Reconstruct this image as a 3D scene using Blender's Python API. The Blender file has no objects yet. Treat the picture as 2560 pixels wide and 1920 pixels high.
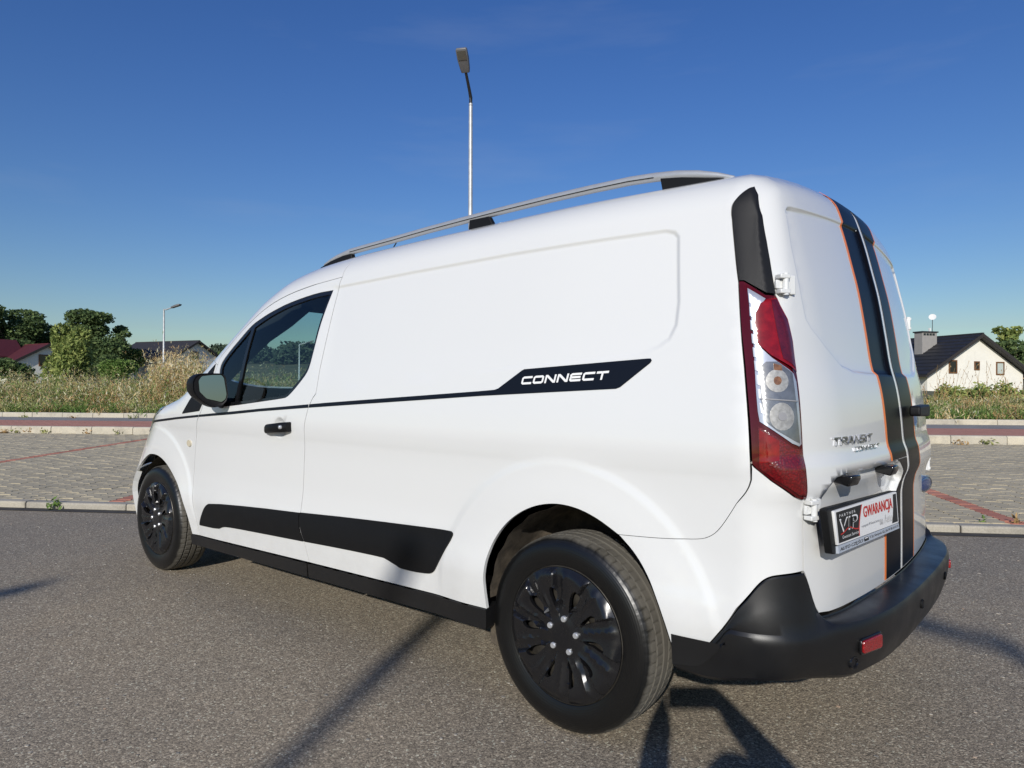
import bpy, bmesh, math, random
import numpy as np
from mathutils import Vector, Matrix
from mathutils.geometry import delaunay_2d_cdt
from math import sin, cos, pi, radians, hypot, atan2, sqrt
random.seed(7); np.random.seed(7)
SC = bpy.context.scene
COL = SC.collection
# ---------------------------------------------------------------- camera, sky, sun, exposure
CAM_P = (-1.3402, 2.7087, 1.1173); CAM_YAW = -0.8648; CAM_PITCH = 0.0050; CAM_ROLL = 0.0023
def cam_axes():
    f = Vector((cos(CAM_YAW)*cos(CAM_PITCH), sin(CAM_YAW)*cos(CAM_PITCH), sin(CAM_PITCH)))
    r = f.cross(Vector((0, 0, 1))).normalized(); u = r.cross(f)
    return r*cos(CAM_ROLL) + u*sin(CAM_ROLL), -r*sin(CAM_ROLL) + u*cos(CAM_ROLL), f
_r, _u, _f = cam_axes()
cd = bpy.data.cameras.new('camera'); cam = bpy.data.objects.new('camera', cd); COL.objects.link(cam)
cam.matrix_world = Matrix(((_r.x, _u.x, -_f.x, CAM_P[0]), (_r.y, _u.y, -_f.y, CAM_P[1]), (_r.z, _u.z, -_f.z, CAM_P[2]), (0, 0, 0, 1)))
cd.sensor_width = 36; cd.lens = 1746.6/2560*36; cd.clip_start = .02; cd.clip_end = 6000
SC.camera = cam
SUN_AZ = radians(-62.8)      # direction the light travels, in plan
SUN_EL = radians(23.2)
w = bpy.data.worlds.new('World'); SC.world = w; w.use_nodes = True
nt = w.node_tree; nt.nodes.clear()
sky = nt.nodes.new('ShaderNodeTexSky'); sky.sky_type = 'NISHITA'; sky.sun_disc = False
sky.sun_elevation = SUN_EL
_sx, _sy = -cos(SUN_AZ), -sin(SUN_AZ)
sky.sun_rotation = atan2(_sx, _sy)
sky.altitude = 1000; sky.air_density = 1.5; sky.dust_density = 1.0; sky.ozone_density = 6.0
bg = nt.nodes.new('ShaderNodeBackground'); bg.inputs[1].default_value = .096
wo = nt.nodes.new('ShaderNodeOutputWorld')
hs = nt.nodes.new('ShaderNodeHueSaturation'); hs.inputs['Saturation'].default_value = 1.17; hs.inputs['Hue'].default_value = .518
nt.links.new(sky.outputs[0], hs.inputs['Color']); 
# thin high haze: faint stretched streaks all over the sky
tcw = nt.nodes.new('ShaderNodeTexCoord'); mpw = nt.nodes.new('ShaderNodeMapping'); mpw.inputs['Scale'].default_value = (1.2, 1.2, 7.0); mpw.inputs['Rotation'].default_value = (.10, .06, 0)
nzw = nt.nodes.new('ShaderNodeTexNoise'); nzw.inputs['Scale'].default_value = 2.2; nzw.inputs['Detail'].default_value = 6; nzw.inputs['Roughness'].default_value = .55
rmw = nt.nodes.new('ShaderNodeMapRange'); rmw.inputs[1].default_value = .55; rmw.inputs[2].default_value = .85; rmw.inputs[4].default_value = .11
mxw = nt.nodes.new('ShaderNodeMix'); mxw.data_type = 'RGBA'; mxw.inputs[7].default_value = (4.6, 5.0, 5.6, 1)
nt.links.new(tcw.outputs['Generated'], mpw.inputs[0]); nt.links.new(mpw.outputs[0], nzw.inputs['Vector']); nt.links.new(nzw.outputs['Fac'], rmw.inputs[0]); nt.links.new(rmw.outputs[0], mxw.inputs[0]); nt.links.new(hs.outputs[0], mxw.inputs[6]); nt.links.new(mxw.outputs[2], bg.inputs[0]); nt.links.new(bg.outputs[0], wo.inputs[0])
sl = bpy.data.lights.new('sun', 'SUN'); sl.energy = 3.9; sl.angle = radians(.53); sl.color = (1, .962, .90)
sun = bpy.data.objects.new('sun', sl); COL.objects.link(sun)
sun.rotation_euler = Vector((cos(SUN_AZ)*cos(SUN_EL), sin(SUN_AZ)*cos(SUN_EL), -sin(SUN_EL))).to_track_quat('-Z', 'Y').to_euler()
sun.location = (-6, 12, 9)
SC.view_settings.view_transform = 'Standard'; SC.view_settings.look = 'None'
SC.view_settings.exposure = 0.0; SC.view_settings.gamma = 1.0; SC.view_settings.use_curve_mapping = False

# ---------------------------------------------------------------- body shape (metres; x forward, y left, z up, rear axle at x=0)
def spl(xs, ys):
    """smooth monotone (PCHIP) curve through knots, vectorised"""
    xs = np.array(xs, float); ys = np.array(ys, float)
    h = np.diff(xs); d = np.diff(ys) / h
    m = np.zeros_like(xs); m[0] = d[0]; m[-1] = d[-1]
    for i in range(1, len(xs) - 1):
        if d[i-1] * d[i] > 0:
            w1 = 2*h[i] + h[i-1]; w2 = h[i] + 2*h[i-1]
            m[i] = (w1 + w2) / (w1/d[i-1] + w2/d[i])
    def f(x):
        x = np.asarray(x, float)
        i = np.clip(np.searchsorted(xs, x) - 1, 0, len(h) - 1)
        t = np.clip((x - xs[i]) / h[i], -1.0, 2.0)
        lo = x < xs[0]; hi = x > xs[-1]
        t2 = t*t; t3 = t2*t
        r = (2*t3-3*t2+1)*ys[i] + (t3-2*t2+t)*h[i]*m[i] + (-2*t3+3*t2)*ys[i+1] + (t3-t2)*h[i]*m[i+1]
        r = np.where(lo, ys[0] + m[0]*(x-xs[0]), r)
        return np.where(hi, ys[-1] + m[-1]*(x-xs[-1]), r)
    return f
def sstep(a, b, x):
    t = np.clip((x - a) / (b - a), 0, 1); return t*t*(3 - 2*t)
def poly_sd(poly, x, z):
    """signed distance to a closed polygon, negative inside"""
    P = np.asarray(poly, float); x = np.asarray(x, float); z = np.asarray(z, float)
    best = np.full(x.shape, 1e9); ins = np.zeros(x.shape, bool)
    for i in range(len(P)):
        a = P[i]; b = P[(i+1) % len(P)]; ab = b - a
        px = x - a[0]; pz = z - a[1]
        t = np.clip((px*ab[0] + pz*ab[1]) / max(ab @ ab, 1e-12), 0, 1)
        best = np.minimum(best, (px - t*ab[0])**2 + (pz - t*ab[1])**2)
        c = (a[1] > z) != (b[1] > z)
        xi = a[0] + (z - a[1]) * ab[0] / (ab[1] if abs(ab[1]) > 1e-12 else 1e-12)
        ins ^= c & (x < xi)
    return np.where(ins, -1, 1) * np.sqrt(best)
WB = 3.062; WR = 0.318; XF = 3.90
SEC = spl([.10, .25, .34, .42, .475, .51, .57, .66, .79, .86, .905, .945, 1.0, 1.06, 1.12, 1.25, 1.40, 1.55, 1.65, 1.75, 1.9],
          [.860,.884,.895,.9055,.911,.9095,.9015,.8965,.8985,.9025,.9095,.9125,.9085,.9015,.8935,.876, .852, .823, .800, .770,.72])
TOP = spl([-.9, -.6, 0, .6, 1.2, 1.55, 1.8, 2.05, 2.35, 2.7, 2.95, 3.1, 3.3, 3.55, 3.8, 4.0],
          [1.793,1.815,1.824,1.815,1.800,1.779,1.746,1.668,1.508,1.285,1.125,1.075,1.03,.955,.83,.66])
REAR = spl([.2, .45, .60, .755, .80, .85, .90, .94, 1.0, 1.07, 1.12, 1.20, 1.30, 1.434, 1.53, 1.624, 1.685, 1.74, 1.80, 1.9],
           [-.775,-.797,-.798,-.797,-.803,-.819,-.815,-.803,-.798,-.791,-.783,-.764,-.749,-.727,-.705,-.682,-.664,-.645,-.615,-.55])
SWAGE = [(1.9,1.575),(1.30,1.577),(.82,1.591),(.28,1.601),(-.13,1.603),(-.32,1.602),(-.353,1.592),(-.37,1.572),(-.382,1.46),(-.392,1.37),(-.39,1.30),(-.372,1.256),(-.335,1.23),(-.276,1.21),(-.08,1.194),(.165,1.18),(.364,1.165),(1.333,1.093),(1.9,1.05)]
REARPAN = [(.672,1.63),(.66,1.643),(.64,1.648),(.554,1.654),(.302,1.670),(.03,1.683),(.03,1.157),(.306,1.159),(.421,1.162),(.513,1.179),(.613,1.241),(.672,1.286),(.69,1.31),(.694,1.37),(.695,1.444),(.69,1.52)]
def side_half(x, z):
    s = SEC(z)
    # plan taper: towards the nose and a little to the tail
    s = s - .030*sstep(.2, -.8, x)*(.6 + .6*sstep(.9, 1.6, z)) - .016*sstep(2.2, 3.1, x) + .006*sstep(3.0, 3.3, x)*sstep(.75, .5, z)
    s = s - .05*sstep(1.9, 3.0, x)*sstep(1.0, 1.5, z)
    # pressed-in upper panel
    x = np.asarray(x, float); z = np.asarray(z, float); d = np.ones(np.broadcast(x, z).shape); k = np.broadcast_to((x > -.45) & (x < 1.45) & (z > 1.05) & (z < 1.65), d.shape)
    if k.any(): d[k] = poly_sd(SWAGE, np.broadcast_to(x, d.shape)[k], np.broadcast_to(z, d.shape)[k])
    low = sstep(1.16, 1.30, z + .035*x)
    s = s - .0065*sstep(0.0, -.016, d)*np.where(z > 1.4, 1, .25 + .75*low)*sstep(1.42, 1.27, x)
    # wheel-arch flares
    for cx, amp in ((0.0, .016), (WB, .014)):
        r = np.hypot(x - cx, (z - .33))
        s = s + amp*sstep(.60, .40, r)*sstep(.05, .25, z) + .004*sstep(.565, .535, r)*sstep(.30, .5, z)
    return s
def rear_x(y, z, x=None):
    ay = np.abs(y)
    r = REAR(z) + .056*(ay/.8)**2 + .60*np.clip(ay - .58, 0, 1)**2
    z = np.asarray(z, float); d = np.ones(np.broadcast(ay, z).shape); k = np.broadcast_to((ay < .72) & (z > 1.12) & (z < 1.72), d.shape)
    if x is not None: k = k & (x < -.45)
    if k.any(): d[k] = poly_sd(REARPAN, np.broadcast_to(ay, d.shape)[k], np.broadcast_to(z, d.shape)[k])
    r = r + .010*sstep(0.0, -.014, d)*(.35 + .65*sstep(1.14, 1.16, z))
    return r
def top_z(x, y):
    ay = np.abs(y)
    return TOP(x + .22*ay**2*sstep(1.3, 2.2, x)) - .075*(ay/.75)**2.2 * (1 - .45*sstep(2.2, 3.1, x))
def nose_x(y, z):
    return XF - .36*(np.abs(y)/.8)**2.2*(1 - .16*sstep(.72, .45, z)) - .20*sstep(.62, 1.0, z) - .05*sstep(.45, .2, z)
def rmax(a, b, r):
    u = np.maximum(a + r, 0); v = np.maximum(b + r, 0)
    return np.minimum(np.maximum(a, b), -r) + np.sqrt(u*u + v*v)
def body_F(p):
    x = p[..., 0]; y = p[..., 1]; z = p[..., 2]
    gs = np.abs(y) - side_half(x, z)
    gr = rear_x(y, z, x) - x
    gt = (z - top_z(x, y)) * (1 - .22*sstep(1.7, 2.1, x)*sstep(3.0, 2.6, x))
    gn = x - nose_x(y, z)
    f = rmax(gs, gt, .10 - .045*sstep(1.6, 2.2, x))
    f = rmax(f, gr, .09)
    return rmax(f, gn, .30 - .05*sstep(.75, .50, z))
def body_normal(p, e=.0015):
    g = np.zeros_like(p)
    for i in range(3):
        d = np.zeros(3); d[i] = e
        g[..., i] = body_F(p + d) - body_F(p - d)
    return g / np.maximum(np.linalg.norm(g, axis=-1, keepdims=True), 1e-9)
# wrap coordinates (u, v): u runs along the plan outline (u = x on the side), v is height that fans over the roof edge
UC, YC, RC = -.58, .70, .12        # rear fan centre
ULEN = RC*np.pi/2
FC, FRC = 3.10, .50                # front fan
def vfan(x): return np.minimum(1.60, top_z(np.clip(x, -.5, 4), .7) - .10)
def wrap_ray(u, v):
    u = np.asarray(u, float); v = np.asarray(v, float)
    a = np.clip((UC - u)/RC, 0, np.pi/2); b = np.clip((u - FC)/FRC, 0, np.pi/2)
    ox = np.clip(u, UC, FC); oy = np.full_like(u, YC)
    oy = np.where(u < UC - ULEN, YC + (u - (UC - ULEN)), oy)
    fl = FRC*np.pi/2
    ox = ox; oyf = np.where(u > FC + fl, YC - (u - FC - fl), oy)
    nx = -np.sin(a) + np.sin(b); ny = np.cos(a)*np.cos(b)
    zf = vfan(ox)
    t = np.clip((v - zf)/.18, 0, 1.35)
    o = np.stack([ox, oyf, np.minimum(v, zf)], -1)
    d = np.stack([nx*np.cos(t), ny*np.cos(t), np.sin(t)], -1)
    o = o - d*0.0
    return o, d
def march(o, d, far=1.2, n=25):
    lo = np.zeros(o.shape[:-1]); hi = np.full(o.shape[:-1], far)
    # first crossing going outwards
    for _ in range(n):
        m = .5*(lo + hi); f = body_F(o + d*m[..., None])
        lo = np.where(f < 0, m, lo); hi = np.where(f < 0, hi, m)
    return o + d*(.5*(lo + hi))[..., None]
def wrap(u, v): 
    o, d = wrap_ray(u, v); return march(o, d)

def unwrap(p):
    """wrap coordinates of a point on the body"""
    x, y, z = p; y = abs(y)
    if x >= UC:
        dy = y - YC
        if x <= FC: u = x; h = y - YC
        elif dy <= 0: u = FC + FRC*np.pi/2 + (YC - y); h = x - FC
        else: u = FC + FRC*np.arctan2(x - FC, dy); h = np.hypot(x - FC, dy)
        ox = min(x, FC)
    else:
        dy = y - YC; ox = UC
        if dy <= 0: u = UC - ULEN - (YC - y); h = UC - x
        else: u = UC - RC*np.arctan2(UC - x, dy); h = np.hypot(x - UC, dy)
    zf = float(vfan(np.array(ox)))
    return (float(u), float(z if z <= zf else zf + .18*np.arctan2(z - zf, h)))
UMID = UC - ULEN - YC              # u of the rear centre line
UNOSE = FC + FRC*np.pi/2 + YC      # u of the front centre line
def VT(u): return float(vfan(np.array(min(max(u, UC), FC)))) + .18*1.30
def uy(y): return UMID + y         # u of a point on the rear face at half-width y

# ---------------------------------------------------------------- helpers
def tag(o, label=None, cat=None, group=None, kind=None):
    if label: o['label'] = label
    if cat: o['category'] = cat
    if group: o['group'] = group
    if kind: o['kind'] = kind
    return o
def empty(name, loc=(0, 0, 0), rz=0):
    o = bpy.data.objects.new(name, None); COL.objects.link(o)
    o.location = loc; o.rotation_euler = (0, 0, rz); o.empty_display_size = .1
    return o
def link(name, me, parent=None, mat=None):
    o = bpy.data.objects.new(name, me); COL.objects.link(o)
    if parent: o.parent = parent
    if mat:
        if me.materials: me.materials[0] = mat
        else: me.materials.append(mat)
    return o
class MB:
    """mesh builder; build() links everything collected as ONE mesh object"""
    def __init__(s): s.v = []; s.f = []
    def add(s, vs, fs):
        b = len(s.v); s.v += [tuple(p) for p in vs]; s.f += [tuple(i + b for i in f) for f in fs]; return s
    def box(s, a, b):
        (x0, y0, z0), (x1, y1, z1) = a, b
        return s.add([(x0,y0,z0),(x1,y0,z0),(x1,y1,z0),(x0,y1,z0),(x0,y0,z1),(x1,y0,z1),(x1,y1,z1),(x0,y1,z1)],
                     [(0,3,2,1),(4,5,6,7),(0,1,5,4),(1,2,6,5),(2,3,7,6),(3,0,4,7)])
    def cbox(s, c, d, m=None):
        vs = [Vector((c[0]+sx*d[0]/2, c[1]+sy*d[1]/2, c[2]+sz*d[2]/2)) for sz in (-1,1) for sx,sy in ((-1,-1),(1,-1),(1,1),(-1,1))]
        if m: vs = [m @ p for p in vs]
        return s.add(vs, [(0,3,2,1),(4,5,6,7),(0,1,5,4),(1,2,6,5),(2,3,7,6),(3,0,4,7)])
    def tube(s, pts, rads, n=10, cap=True, sx=1.0):
        pts = [Vector(p) for p in pts]
        if not hasattr(rads, '__len__'): rads = [rads]*len(pts)
        rings = []
        for i, p in enumerate(pts):
            d = (pts[min(i+1, len(pts)-1)] - pts[max(i-1, 0)]).normalized()
            a = d.cross(Vector((0,0,1)) if abs(d.z) < .95 else Vector((1,0,0))).normalized(); b = a.cross(d)
            rings.append([p + (a*cos(t)*sx + b*sin(t))*rads[i] for t in (2*pi*k/n for k in range(n))])
        vs = [q for r in rings for q in r]; fs = []
        for i in range(len(pts)-1):
            for k in range(n):
                k2 = (k+1) % n; fs.append((i*n+k, i*n+k2, (i+1)*n+k2, (i+1)*n+k))
        if cap: fs.append(tuple(range(n))[::-1]); fs.append(tuple(range((len(pts)-1)*n, len(pts)*n)))
        return s.add(vs, fs)
    def prism(s, poly, axis, a, b):
        """poly: 2-D outline in the two other axes, extruded along axis from a to b"""
        n = len(poly)
        def P(q, t):
            return {'x': (t, q[0], q[1]), 'y': (q[0], t, q[1]), 'z': (q[0], q[1], t)}[axis]
        vs = [P(q, a) for q in poly] + [P(q, b) for q in poly]
        fs = [tuple(range(n))[::-1], tuple(range(n, 2*n))] + [(i, (i+1) % n, n+(i+1) % n, n+i) for i in range(n)]
        return s.add(vs, fs)
    def lathe(s, prof, n=48, axis='y', c=(0,0,0), close=False):
        vs = []; m = len(prof)
        for k in range(n):
            t = 2*pi*k/n
            for r, h in prof:
                p = {'y': (r*cos(t), h, r*sin(t)), 'z': (r*cos(t), r*sin(t), h), 'x': (h, r*cos(t), r*sin(t))}[axis]
                vs.append((p[0]+c[0], p[1]+c[1], p[2]+c[2]))
        fs = []
        for k in range(n):
            k2 = (k+1) % n
            for j in range(m-1 if not close else m):
                j2 = (j+1) % m; fs.append((k*m+j, k*m+j2, k2*m+j2, k2*m+j))
        return s.add(vs, fs)
    def build(s, name, mat=None, parent=None, smooth=False, angle=None, bevel=0, bseg=2, fixn=True):
        me = bpy.data.meshes.new(name); me.from_pydata(s.v, [], s.f)
        bm = bmesh.new(); bm.from_mesh(me)
        if fixn: bmesh.ops.recalc_face_normals(bm, faces=bm.faces)
        bm.to_mesh(me); bm.free()
        if smooth or angle: me.shade_smooth()
        if angle: 
            try: me.set_sharp_from_angle(angle=radians(angle))
            except Exception: pass
        o = link(name, me, parent, mat)
        if bevel:
            md = o.modifiers.new('bevel', 'BEVEL'); md.width = bevel; md.segments = bseg; md.limit_method = 'ANGLE'; md.angle_limit = radians(35)
            md.harden_normals = False
            if not (smooth or angle):
                me.shade_smooth(); me.set_sharp_from_angle(angle=radians(50))
        return o
def densify(poly, step, closed=True):
    out = []; n = len(poly)
    for i in range(n if closed else n-1):
        a = poly[i]; b = poly[(i+1) % n]; L = hypot(b[0]-a[0], b[1]-a[1]); k = max(1, int(math.ceil(L/step)))
        out += [(a[0]+(b[0]-a[0])*j/k, a[1]+(b[1]-a[1])*j/k) for j in range(k)]
    if not closed: out.append(tuple(poly[-1]))
    return out
def area2(p): return sum(p[i-1][0]*p[i][1] - p[i][0]*p[i-1][1] for i in range(len(p)))
def inset(poly, d):
    """offset a closed outline inwards by d (negative: outwards)"""
    n = len(poly); sgn = 1 if area2(poly) > 0 else -1; out = []
    for i in range(n):
        a = Vector(poly[i-1]); b = Vector(poly[i]); c = Vector(poly[(i+1) % n])
        e1 = (b-a); e2 = (c-b)
        if e1.length < 1e-7 or e2.length < 1e-7: out.append(tuple(b)); continue
        e1.normalize(); e2.normalize()
        n1 = Vector((-e1.y, e1.x))*sgn; n2 = Vector((-e2.y, e2.x))*sgn
        m = n1 + n2
        if m.length < .3: m = n1
        else:
            m.normalize(); m = m / max(m.dot(n1), .45)
        out.append(tuple(b + m*d))
    return out
def smooth_poly(poly, it=1, keep=()):
    """Chaikin corner cutting, leaving the corners listed in keep"""
    for _ in range(it):
        out = []; n = len(poly); nk = []
        for i in range(n):
            p = poly[i]
            if i in keep: nk.append(len(out)); out.append(p); continue
            a = poly[i-1]; c = poly[(i+1) % n]
            out.append((p[0]*.75 + a[0]*.25, p[1]*.75 + a[1]*.25)); out.append((p[0]*.75 + c[0]*.25, p[1]*.75 + c[1]*.25))
        poly = out; keep = nk
    return poly
def round_poly(poly, r, seg=4):
    """round every corner of an outline with radius r (or a list of radii)"""
    out = []; n = len(poly)
    for i in range(n):
        rr = r[i] if hasattr(r, '__len__') else r
        a = Vector(poly[i-1]); b = Vector(poly[i]); c = Vector(poly[(i+1) % n])
        l1 = (a-b).length; l2 = (c-b).length; t = min(rr, l1*.45, l2*.45)
        if t < 1e-5: out.append(tuple(b)); continue
        p = b + (a-b).normalized()*t; q = b + (c-b).normalized()*t
        for k in range(seg+1):
            s = k/seg; out.append(tuple(p*(1-s)**2 + b*2*s*(1-s) + q*s*s))
    return out
def fill2d(outer, holes=(), sp=.03, lines=(), pts=(), edge=None):
    edge = edge or sp
    loops = [densify(outer, edge)] + [densify(h, edge) for h in holes]
    V = []; E = []
    for L in loops:
        b = len(V); V += L; E += [(b+i, b+(i+1) % len(L)) for i in range(len(L))]
    A = np.array(loops[0]); mn = A.min(0); mx = A.max(0)
    gx = np.arange(mn[0], mx[0]+sp, sp); gy = np.arange(mn[1], mx[1]+sp*.866, sp*.866)
    G = np.array([(x + (sp*.5 if j % 2 else 0), y) for j, y in enumerate(gy) for x in gx])
    extra = [G]
    for L, offs, st in lines:
        D = densify(L, st, closed=False)
        for o in offs:
            q = []
            for i, p in enumerate(D):
                a = D[max(i-1, 0)]; c = D[min(i+1, len(D)-1)]; t = Vector((c[0]-a[0], c[1]-a[1]))
                if t.length < 1e-9: continue
                t.normalize(); q.append((p[0]-t.y*o, p[1]+t.x*o))
            extra.append(np.array(q))
    if len(pts): extra.append(np.array(pts))
    def clear(Q, m):
        ok = poly_sd(loops[0], Q[:, 0], Q[:, 1]) < -m
        for h in loops[1:]: ok &= poly_sd(h, Q[:, 0], Q[:, 1]) > m
        return ok
    if len(extra) > 1:
        X = np.concatenate(extra[1:]); X = X[clear(X, .004)]
        keep = clear(G, sp*.4)
        if len(X):
            for i in range(0, len(X), 400):
                d = ((G[:, None, :] - X[None, i:i+400, :])**2).sum(-1).min(1); keep &= d > (sp*.45)**2
            # thin out rows that run into each other
            key = np.unique(np.round(X/.004).astype(int), axis=0, return_index=True)[1]; X = X[np.sort(key)]
        Q = np.concatenate([G[keep], X])
    else: Q = G[clear(G, sp*.4)]
    V += [tuple(q) for q in Q]
    r = delaunay_2d_cdt([Vector(p) for p in V], E, [], 0, 1e-7)
    P = np.array([(p.x, p.y) for p in r[0]]); F = np.array([f for f in r[2] if len(f) == 3])
    c = P[F].mean(1)
    ok = poly_sd(loops[0], c[:, 0], c[:, 1]) < 0
    for h in loops[1:]: ok &= poly_sd(h, c[:, 0], c[:, 1]) > 0
    F = F[ok]
    a = P[F]; ar = (a[:,1,0]-a[:,0,0])*(a[:,2,1]-a[:,0,1]) - (a[:,2,0]-a[:,0,0])*(a[:,1,1]-a[:,0,1])
    F = F[np.abs(ar) > 1e-10]; ar = ar[np.abs(ar) > 1e-10]
    F[ar < 0] = F[ar < 0][:, ::-1]
    used = np.unique(F); mp = -np.ones(len(P), int); mp[used] = np.arange(len(used))
    return P[used], mp[F]
def shell(name, P3, N3, F, mat, parent, lip=.012, mirror=False):
    """mesh with exact surface normals and an edge lip folded inwards"""
    F = np.asarray(F)
    if mirror: P3 = P3*[1, -1, 1]; N3 = N3*[1, -1, 1]
    a = P3[F]; fn = np.cross(a[:,1]-a[:,0], a[:,2]-a[:,0]); flip = (fn*N3[F].mean(1)).sum(1) < 0
    F = F.copy(); F[flip] = F[flip][:, ::-1]
    verts = P3.tolist(); faces = F.tolist(); loopn = [N3[i] for f in faces for i in f]
    if lip:
        ed = {}
        for f in faces:
            for i in range(3):
                e = (f[i], f[(i+1) % 3]); ed[e] = 1
        bnd = [e for e in ed if (e[1], e[0]) not in ed]
        idx = {}
        for e in bnd:
            for k in e:
                if k not in idx:
                    idx[k] = len(verts); verts.append(list(P3[k] - N3[k]*.0)); 
        idx2 = {}
        for k in idx: idx2[k] = len(verts); verts.append(list(P3[k] - N3[k]*lip))
        for e in bnd:
            q = (idx[e[1]], idx[e[0]], idx2[e[0]], idx2[e[1]]); faces.append(q)
            p = [np.array(verts[i]) for i in q]; n = np.cross(p[1]-p[0], p[2]-p[0]); n = n/max(np.linalg.norm(n), 1e-12)
            loopn += [n]*4
    me = bpy.data.meshes.new(name); me.from_pydata(verts, [], faces)
    me.shade_smooth(); me.normals_split_custom_set([tuple(map(float, n)) for n in loopn])
    return link(name, me, parent, mat)
def lay(u, v, off):
    """points and normals of the body skin moved outwards by off (a number or a function of u, v)"""
    P = wrap(u, v); N = body_normal(P)
    if not callable(off): return P + N*off, N
    def disp(u, v): p = wrap(u, v); return p + body_normal(p)*off(u, v)[:, None]
    e = .0012; du = disp(u + e, v) - disp(u - e, v); dv = disp(u, v + e) - disp(u, v - e); n = np.cross(du, dv)
    n /= np.maximum(np.linalg.norm(n, axis=1, keepdims=True), 1e-12); n *= np.sign((n*N).sum(1))[:, None]
    return P + N*off(u, v)[:, None], n
def patch(name, outer, mat, parent, holes=(), sp=.03, lines=(), off=0.0, gap=.002, lip=.012, both=True, edge=None, hgap=None, label=None):
    """a panel of the body skin: outline in wrap coordinates (u, v), laid on the body shape"""
    o2 = inset(densify(outer, edge or sp), gap) if gap else outer
    h2 = [inset(densify(h, edge or sp), -(gap if hgap is None else hgap)) for h in holes]
    q, F = fill2d(o2, h2, sp, lines, edge=edge)
    P, N = lay(q[:, 0], q[:, 1], off)
    r = [shell(name, P, N, F, mat, parent, lip)]
    if both: r.append(shell(name, P, N, F, mat, None, lip, mirror=True))
    return r
# ---------------------------------------------------------------- materials
def new_mat(name):
    m = bpy.data.materials.new(name); m.use_nodes = True
    b = m.node_tree.nodes['Principled BSDF']; return m, m.node_tree, b
def mat(name, col, rough=.5, metal=0, coat=0, spec=.5, var=0, vscale=5, bump=0, bscale=200, rvar=0, coat_rough=.03):
    m, t, b = new_mat(name)
    b.inputs['Base Color'].default_value = (*col, 1); b.inputs['Roughness'].default_value = rough; b.inputs['Metallic'].default_value = metal
    b.inputs['Coat Weight'].default_value = coat; b.inputs['Coat Roughness'].default_value = coat_rough; b.inputs['Specular IOR Level'].default_value = spec
    tc = t.nodes.new('ShaderNodeTexCoord')
    if var or rvar:
        n = t.nodes.new('ShaderNodeTexNoise'); n.inputs['Scale'].default_value = vscale; n.inputs['Detail'].default_value = 5; n.inputs['Roughness'].default_value = .6
        t.links.new(tc.outputs['Object'], n.inputs['Vector'])
        if var:
            r = t.nodes.new('ShaderNodeValToRGB'); r.color_ramp.elements[0].position = .3; r.color_ramp.elements[1].position = .7
            r.color_ramp.elements[0].color = (*[max(0, c*(1-var)) for c in col], 1); r.color_ramp.elements[1].color = (*[min(1, c*(1+var)) for c in col], 1)
            t.links.new(n.outputs['Fac'], r.inputs[0]); t.links.new(r.outputs[0], b.inputs['Base Color'])
        if rvar:
            mr = t.nodes.new('ShaderNodeMapRange'); mr.inputs[1].default_value = .3; mr.inputs[2].default_value = .7; mr.inputs[3].default_value = max(0, rough-rvar); mr.inputs[4].default_value = min(1, rough+rvar)
            t.links.new(n.outputs['Fac'], mr.inputs[0]); t.links.new(mr.outputs[0], b.inputs['Roughness'])
    if bump:
        n2 = t.nodes.new('ShaderNodeTexNoise'); n2.inputs['Scale'].default_value = bscale; n2.inputs['Detail'].default_value = 3
        bp = t.nodes.new('ShaderNodeBump'); bp.inputs['Strength'].default_value = bump; bp.inputs['Distance'].default_value = .002
        t.links.new(tc.outputs['Object'], n2.inputs['Vector']); t.links.new(n2.outputs['Fac'], bp.inputs['Height']); t.links.new(bp.outputs[0], b.inputs['Normal'])
    return m
def N(t, typ, **kw):
    n = t.nodes.new(typ)
    for k, v in kw.items():
        if k in n.inputs: n.inputs[k].default_value = v
        else: setattr(n, k, v)
    return n
M = {}
M['paint'] = mat('white_paint', (.70, .703, .685), .34, coat=1, spec=.5, coat_rough=.012)
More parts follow.
